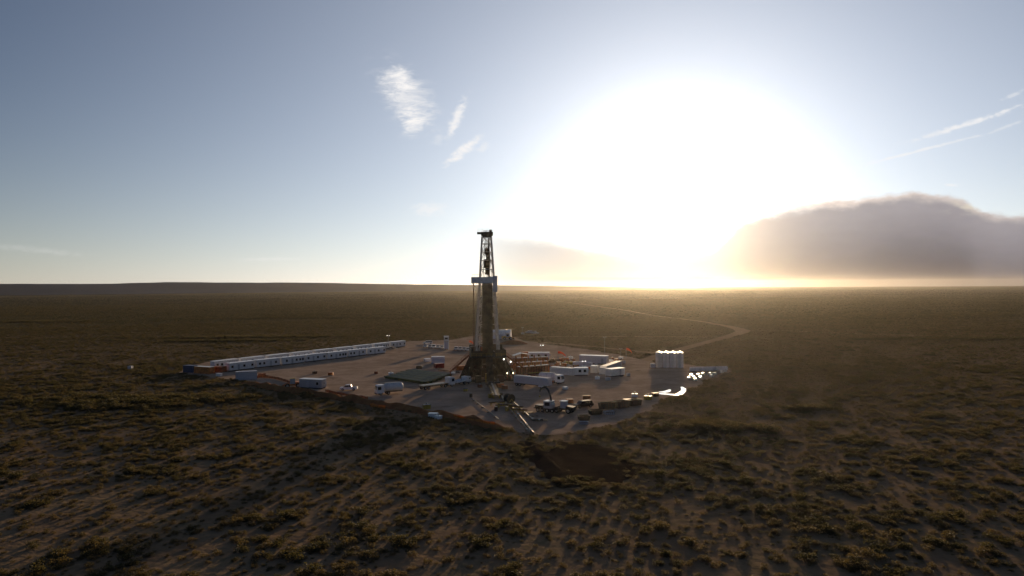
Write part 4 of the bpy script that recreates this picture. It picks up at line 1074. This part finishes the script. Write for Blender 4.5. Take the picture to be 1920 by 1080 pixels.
# ------------------------------------------------------------------ the drilling rig
def rig():
    c = gp(913, 716); SC = 1.0; t = thing('drilling_rig', 'tall drilling rig with a pale lattice mast on a dark raised base', 'drilling rig', (c.x, c.y+5.5, .03), R(7))
    F0 = 8.5; rr = random.Random(9)
    def spread(mb): mb.v = [(x*(1.16-.33*z/F0), y, z) for x, y, z in mb.v]; return mb
    # base: columns, beams, diagonal braces on two box levels
    mb = MB()
    for x in (-6.2, -2.6, 2.6, 6.2):
        for y in (-5.6, 0, 5.6): mb.bar((x, y, .2), (x, y, F0-.5), .38)
    for y in (-5.6, 5.6):
        for z in (.4, 4.3, 8.0): mb.bar((-6.2, y, z), (6.2, y, z), .36)
        for x0, x1 in ((-6.2, -2.6), (2.6, 6.2), (-2.6, -6.2), (6.2, 2.6)): mb.bar((x0, y, .4), (x1, y, 4.3), .2); mb.bar((x1, y, 4.3), (x0, y, 8.0), .2)
    for x in (-6.2, -2.6, 2.6, 6.2):
        for z in (.4, 4.3, 8.0): mb.bar((x, -5.6, z), (x, 5.6, z), .34)
        for y0, y1 in ((-5.6, 0), (0, 5.6)): mb.bar((x, y0, .4), (x, y1, 4.3), .2); mb.bar((x, y1, 4.3), (x, y0, 8.0), .2)
    spread(mb).build('substructure', M_RIG, t)
    mb = MB()
    for x0, x1, z0, z1, y in ((-6.0, -2.8, 4.6, 7.8, -4.9), (2.8, 6.0, 4.5, 7.7, -4.9), (-2.4, 2.4, 5.2, 7.9, 2.0), (-6, -2.8, .5, 4.0, 3.0), (2.8, 6.0, .5, 3.9, 3.2), (-2.3, 2.3, .5, 3.4, 5.0)): mb.box(x0, x1, y, y+.1, z0, z1)
    spread(mb).build('cladding_panel', M_RIG, t)
    # spreading feet
    mb = MB(); 
    for s in (-1, 1):
        for y in (-5.0, 0, 5.0): mb.bar((s*5.6, y, 7.6), (s*9.2, y, .2), .34)
        mb.box(min(s*6.5, s*9.0), max(s*6.5, s*9.0), -5.8, 5.8, 0, .45)
    mb.build('outrigger_base', M_RIG, t)
    MB().box(-1.0, 1.0, -1.0, 1.0, .2, 1.2, .1).lathe([(.5, 1.2), (.9, 1.5), (.9, 2.4), (.5, 2.6), (.5, 3.2), (1.0, 3.5), (1.0, 4.6), (.6, 5.0)], n=16).build('blowout_preventer', M_RUSTB, t)
    fl = MB().box(-5.9, 5.9, -6.0, 6.0, F0-.45, F0).build('drill_floor', M_DARK, t)
    # wind walls with uneven tops
    mb = MB()
    for (x0, y0, x1, y1, h) in ((-5.8, -5.9, -2.0, -5.9, 1.9), (2.0, -5.9, 5.8, -5.9, 2.2), (-5.8, 5.9, 5.8, 5.9, 3.0)): mb.box(x0, x1, y0, y0+.12, F0, F0+h)
    mb.box(-5.85, -5.73, -5.75, 5.75, F0, F0+2.4).box(5.73, 5.85, -5.75, 5.75, F0, F0+2.0); mb.build('wind_wall', M_RIG, t)
    mb = MB(); handrail(mb, -5.9, 5.9, -6.1, F0); mb.build('handrail', M_YELLOW, t)
    dh = MB().box(-5.6, -3.6, 1.5, 5.4, F0+.003, F0+2.7, .05).build('doghouse', M_RIG, t)
    MB().box(-5.3, -4.2, 1.45, 1.498, F0+1.2, F0+2.1).build('window', M_GLASS, dh)
    MB().box(-1.8, 1.8, 3.2, 5.2, F0+.003, F0+2.2, .2).tube((-1.9, 4.2, F0+1.3), (1.9, 4.2, F0+1.3), 1.0, n=14).build('drawworks', M_RUST, t)
    MB().tube((0, 0, F0+.003), (0, 0, F0+.35), .8, n=18).build('rotary_table', M_DARK, t)
    # mast
    zb, zt = F0+.3, 49.0
    def leg(s, q, z): f = (z-zb)/(zt-zb); return (s*(3.9-2.35*f), q*(3.3-1.9*f), z)
    for s in (-1, 1):
        for q in (-1, 1): MB().bar(leg(s, q, zb), leg(s, q, zt), .30).build('mast_leg', M_MAST, t)
    zs = [zb+(zt-zb)*(1-(1-k/13)**1.08) for k in range(14)]
    faces = [((-1, -1), (-1, 1)), ((1, -1), (1, 1)), ((-1, 1), (1, 1))]
    for (a, b) in faces:
        mb = MB()
        for i in range(13):
            z0, z1 = zs[i], zs[i+1]; mb.bar(leg(*a, z1), leg(*b, z1), .19)
            if i % 2: mb.bar(leg(*a, z0), leg(*b, z1), .17)
            else: mb.bar(leg(*b, z0), leg(*a, z1), .17)
        mb.build('lattice_brace', M_MAST, t)
    mb = MB()
    for i in range(13):
        z0, z1 = zs[i], zs[i+1]
        if z1 > 36:
            mb.bar(leg(-1, -1, z1), leg(1, -1, z1), .10)
        for s in (-1, 1):      # front face side ladders of the open mast
            a0 = Vector(leg(s, -1, z0)); a1 = Vector(leg(s, -1, z1)); inn = Vector((-s*.95, 0, 0))
            mb.bar(a1, a1+inn, .16); mb.bar(a0, a1+inn, .14); mb.bar(a0+inn, a1+inn, .14)
    mb.build('front_lattice', M_MAST, t)
    # A-frame behind
    mb = MB()
    for s in (-1, 1): mb.bar((s*4.2, 5.4, F0), leg(s, 1, 24), .32)
    mb.build('support_frame', M_RIG, t)
    # racked stands of pipe
    mb = MB()
    for i in range(11):
        for j in range(4):
            x = -1.75+i*.34; mb.tube((x*.98, -2.6+j*.42, F0+.02), (x*.93, -2.2+j*.36, 34.6+rr.uniform(-.3, .5)), .115, n=6, cap=True)
    mb.build('racked_pipe', M_OLIVE, t)
    # monkey board
    z = 33.0
    MB().box(-5.3, 1.7, -3.3, -2.95, z, z+2.1).box(-5.3, -5.15, -2.94, 1.8, z, z+2.1).build('monkey_board_wall', M_WHITE, t)
    MB().box(-5.2, 2.2, -2.93, 1.8, z-.02, z+.12).build('monkey_board', M_DARK, t)
    MB().box(1.75, 3.3, -3.2, -2.9, z-3.0, z+2.5).box(3.05, 3.25, -2.89, 1.6, z-2.8, z+2.5).build('side_wind_wall', M_LILAC, t)
    mb = MB()
    for x in np.linspace(-5.2, -2.6, 4): mb.tube((x, -3.1, z+2.1), (x, -3.1, z+3.0), .04, n=5)
    mb.tube((-5.2, -3.1, z+3.0), (-2.6, -3.1, z+3.0), .04, n=5); mb.build('monkey_board_rail', M_MAST, t)
    mb = MB(); mb.bar((-5.1, -2.5, z), (-3.0, -2.8, z-4), .12); mb.build('board_strut', M_MAST, t)
    # crown
    MB().prism([(-1.9, 49.9), (-1.6, 49.2), (-1.2, 48.7), (1.5, 48.7), (2.1, 49.4), (2.1, 50.5), (-1.9, 50.5)], -1.5, 1.5).build('crown_block', M_RIG, t)
    mb = MB()
    for i in range(5): mb.tube((-.9+i*.45, 0, 50.6), (-.8+i*.45, 0, 50.6), .62, n=16)
    mb.tube((1.0, -.1, 50.7), (1.8, -.1, 50.7), .65, n=14).build('crown_sheave', M_DARK, t)
    MB().box(-3.2, -1.9, -.6, .6, 49.8, 50.5).build('crown_platform', M_RIG, t)
    mb = MB(); handrail(mb, -3.1, 2.0, -1.45, 50.45); mb.build('crown_rail', M_MAST, t)
    # travelling block, top drive and lines
    MB().prism([(-.3, 45.0), (.5, 45.0), (.9, 44.2), (.9, 43.2), (.4, 42.5), (-.2, 42.5), (-.7, 43.2), (-.7, 44.2)], -.5, .5).build('travelling_block', M_RIG, t)
    MB().box(-1.1, 1.1, -.7, .7, 38.2, 41.2, .2).box(-.5, .9, -.5, .5, 36.0, 38.2, .1).tube((.1, 0, 41.2), (.1, 0, 42.5), .35, n=10).build('top_drive', M_RIG, t)
    mb = MB()
    for i in range(6): mb.tube((-.55+i*.25, 0, 44.8), (-.6+i*.3, 0, 50), .07, n=4)
    mb.build('drilling_line', M_DARK, t)
    MB().box(.55, 1.15, .8, 1.1, F0+1, 48.6).build('guide_rail', M_RIG, t)
    MB().tube((.1, 0, F0+.4), (.1, 0, 36.0), .14, n=8).build('drill_string', M_DARK, t)
    mb = MB()
    for x in (-4.55, -4.15): mb.tube((x, -3.2, F0), (x+.9, -2.9, z), .035, n=5)
    for k in range(60): f = k/60; mb.tube((-4.55+.9*f, -3.2+.3*f, F0+f*(z-F0)), (-4.15+.9*f, -3.2+.3*f, F0+f*(z-F0)), .025, n=4)
    mb.build('mast_ladder', M_MAST, t)
    mb = MB().path([(-3.0, 3.0, F0), (-2.5, 2.4, 27), (-1.6, 1.0, 28.5), (-.9, .4, 26), (-.6, .2, 36.5)], .09, 6); mb.build('mud_hose', M_DARK, t)
    MB().tube((-4.9, -2.6, .3), (-4.7, -2.6, 33), .16, n=8).build('standpipe', M_BROWN, t)
    # stairs, ramp
    def stair(a, b, w, nm):
        mb = MB(); a = Vector(a); b = Vector(b); d = (b-a); side = Vector((-d.y, d.x, 0)).normalized()*w/2
        for s in (-1, 1):
            mb.bar(a+side*s, b+side*s, .18); mb.bar(a+side*s+Vector((0, 0, 1)), b+side*s+Vector((0, 0, 1)), .07)
            for k in range(6): q = a+d*(k/5)+side*s; mb.bar(q, q+Vector((0, 0, 1)), .06)
        for k in range(22): q = a+d*(k/22); mb.add([q-side, q+side, q+side+d.normalized()*.28*Vector((1, 1, 0)).length, q-side+d.normalized()*.28], [(0, 1, 2, 3)])
        mb.build(nm, M_RUST, t)
    stair((-5.9, 2.0, F0), (-12.0, 6.0, 2.6), 1.3, 'stair'); stair((5.9, 1.0, F0), (13.0, 3.5, 3.2), 1.3, 'stair')
    MB().box(-13.0, -12.0, 5.2, 6.9, 2.4, 2.6).bar((-12.5, 6, 0), (-12.5, 6, 2.4), .2).build('stair_landing', M_RUST, t)
    MB().prism([(-6.0, F0-.1), (-6.0, F0-.4), (-12.6, .9), (-12.9, 1.1)], -1.1, 1.1, 'x').build('ramp', M_RIG, t)
    for x in (-3.9, 3.6): MB().box(x-.9, x+1.2, -8.0, -6.2, .05, 2.3, .1).build('equipment_box', M_BROWN if x > 0 else M_RIG, t)
    MB().box(-1.4, 1.3, -8.6, -6.9, 2.9, 3.05).bar((-1.2, -8.4, 0), (-1.2, -8.4, 2.9), .12).bar((1.1, -8.4, 0), (1.1, -8.4, 2.9), .12).bar((-1.2, -7, 0), (-1.2, -7, 2.9), .12).bar((1.1, -7, 0), (1.1, -7, 2.9), .12).build('work_stand', M_YELLOW, t)
    # lit floodlights
    for x, z, m in ((4.9, 7.6, M_LAMP), (7.2, 6.7, M_LAMP), (6.0, 2.9, M_LAMPW), (8.0, 2.9, M_LAMPW)):
        f = MB().box(x-.05, x+.05, -6.9, -6.0, z-.05, z+.05).bar((x, -6.0, max(0, z-1.5)), (x, -6.0, z+.1), .08).build('lamp_bracket', M_DARK, t)
        MB().lathe([(.05, z-.26), (.17, z-.14), (.20, z), (.17, z+.14), (.05, z+.26)], n=10).build('floodlight', m, f, loc=(x, -7.0, 0))
    # shadow side clutter hung on the base
    mb = MB()
    for k in range(14): x = rr.uniform(-6, 6); z = rr.uniform(1, 6); mb.box(x-.4, x+.4, -5.5, -5.1, z, z+rr.uniform(.5, 1.3))
    mb.build('fitting', M_RUSTB, t)
rig()
def catwalk():
    a = gp(921, 722); b = gp(931, 748); d = b-a; rz = math.atan2(d.y, d.x); t = thing('catwalk', 'low dark steel catwalk leading from the rig ramp towards the near tip of the pad', 'catwalk', ((a.x+b.x)/2, (a.y+b.y)/2, .03), rz); h = d.length/2
    MB().box(-h, h, -1.1, 1.1, .85, 1.05).build('deck', M_RIG, t)
    for k in range(5):
        x = -h+.4+k*(2*h-.8)/4; MB().box(x-.12, x+.12, -1.0, -.7, 0, .847).box(x-.12, x+.12, .7, 1.0, 0, .847).build('leg', M_YELLOW, t)
    MB().box(-h, h, -.25, .25, 1.053, 1.15).build('pipe_trough', M_GALV, t)
catwalk()
def clutter():
    spots = [(1034, 697, 'rust', 'beside the pump right of the mud tanks'), (1046, 699, 'orange', 'behind the long white container, left one'), (1062, 697, 'brown', 'behind the long white container, right one'),
      (1000, 699, 'yellow', 'against the front mud tank, right one'), (985, 706, 'rust', 'against the front mud tank, left one'), (962, 703, 'orange', 'between the rig base and the mud tanks'), (958, 690, 'rust', 'behind the rig base on its right'),
      (1086, 693, 'yellow', 'in front of the low lilac container'), (1098, 697, 'brown', 'behind the two window cabin'), (1131, 694, 'orange', 'between the square boxes'), (1075, 677, 'rust', 'at the left end of the generator house'),
      (1146, 680, 'white', 'right of the generator house'), (1156, 677, 'orange', 'beside the light mast on the right'), (900, 727, 'rust', 'before the rig, left of the catwalk'), (938, 727, 'orange', 'before the rig, right of the catwalk'),
      (946, 730, 'rust', 'before the rig, second right of the catwalk'), (873, 734, 'yellow', 'on open ground left of the catwalk'), (1060, 731, 'white', 'on open ground before the long white container'), (1120, 712, 'white', 'lying before the two square boxes'),
      (1140, 714, 'grey', 'lying before the cabin with the bright roof'), (850, 702, 'white', 'behind the flatbed truck cab'), (786, 692, 'brown', 'on open ground behind the green pipes'), (733, 704, 'white', 'at the left corner of the green pipes'),
      (620, 704, 'orange', 'alone in the middle of the empty left pad'), (590, 701, 'brown', 'alone left of the middle of the empty pad'), (812, 784, 'white', 'on the earth bank near the orange netting'), (822, 787, 'white', 'on the earth bank, right of another crate'),
      (800, 767, 'yellow', 'just inside the earth bank below the tanker'), (1068, 756, 'orange', 'before the wheel loader'), (1100, 750, 'rust', 'behind the parked off road car'), (1176, 757, 'yellow', 'on the middle skip side of the pad'), (1190, 745, 'white', 'on open ground behind the skips'),
      (968, 678, 'rust', 'under the beige canopy, left one'), (976, 680, 'orange', 'under the beige canopy, right one'), (984, 676, 'yellow', 'behind the mud tanks near the canopy'), (1036, 676, 'rust', 'right of the white cabin behind the mud tanks'),
      (1042, 686, 'yellow', 'between the two pumps right of the mud tanks'), (1048, 684, 'rust', 'between the pumps, farther right'), (1060, 686, 'brown', 'left of the yellow pump skid'), (1070, 694, 'orange', 'behind the long white container, farthest right'),
      (1080, 690, 'rust', 'at the left end of the low lilac container'), (1104, 693, 'orange', 'at the right end of the low lilac container'), (1114, 694, 'rust', 'just behind the square cream box'), (1138, 689, 'brown', 'beside the grey container, near end'),
      (1148, 684, 'yellow', 'beside the grey container, far end'), (1064, 679, 'rust', 'behind the yellow pump skid'), (1070, 673, 'white', 'behind the generator house, left one'), (1110, 674, 'white', 'behind the generator house, middle one'), (1148, 674, 'rust', 'behind the generator house, right one'),
      (968, 710, 'yellow', 'behind the left end of the grey box trailer'), (1000, 708, 'rust', 'behind the middle of the grey box trailer'), (950, 700, 'rust', 'on the right foot of the rig base'), (872, 706, 'rust', 'left foot of the rig base'), (880, 702, 'yellow', 'behind the left foot of the rig base'),
      (1228, 744, 'brown', 'on the pad edge left of the water'), (1215, 750, 'yellow', 'on the right pad edge beyond the skips'), (705, 701, 'rust', 'left end of the green pipes'), (411, 706, 'white', 'in front of the rust red container')]
    mm = dict(rust=M_RUST, orange=M_ORANGE, brown=M_BROWN, yellow=M_YELLOW, white=M_WHITE, grey=M_GREY); cn = dict(rust='rust red')
    rr = random.Random(21)
    for px, py, col, w in spots:
        p = gp(px, py); s = rr.uniform(.55, 1.1); t = thing('equipment_crate', '%s equipment crate %s' % (cn.get(col, col), w), 'crate', (p.x, p.y, .03), rr.uniform(-.6, .6), 'equipment crates about the pad')
        MB().box(-.95*s, .95*s, -.6, -.4, 0, .12).box(-.95*s, .95*s, .4, .6, 0, .12).build('runner', M_WOOD, t)
        MB().box(-s, s, -.65, .65, .123, .35+.75*s, .05).build('casing', mm[col], t)
        MB().box(-s-.04, s+.04, -.69, .69, .353+.75*s, .43+.75*s).build('lid', M_DARK if col == 'yellow' else M_CREAM if col == 'white' else mm[col], t)
        if rr.random() < .5: MB().tube((0, 0, .43+.75*s), (0, 0, .9+.8*s), .16, n=8).build('vent', M_GALV, t)
clutter()
def far_things():
    c, rz, L = edge(196, 694, 204, 694)
    at_edge(container, 'storage_box', 'tiny pale box alone in the scrub far left', (239, 693, 246, 693), m=M_GREY, H=1.3, W=1.5, cat_='box')
far_things()

# ------------------------------------------------------------------ haze
def build_haze():
    mb = MB(); mb.box(-8700, 8700, -8700, 8700, -24, 78)
    m = bpy.data.materials.new('haze'); m.use_nodes = True; nt = m.node_tree; nt.nodes.clear()
    v = nt.nodes.new('ShaderNodeVolumePrincipled'); v.inputs['Color'].default_value = (1, .97, .93, 1)
    v.inputs['Density'].default_value = HAZE[0]; v.inputs['Anisotropy'].default_value = HAZE[1]
    nt.links.new(v.outputs[0], nt.nodes.new('ShaderNodeOutputMaterial').inputs['Volume'])
    tag(mb.build('haze', m), 'thin pale dust haze over the whole plain', None, None, 'stuff')
HAZE = (2.0e-5, .81)
build_haze()
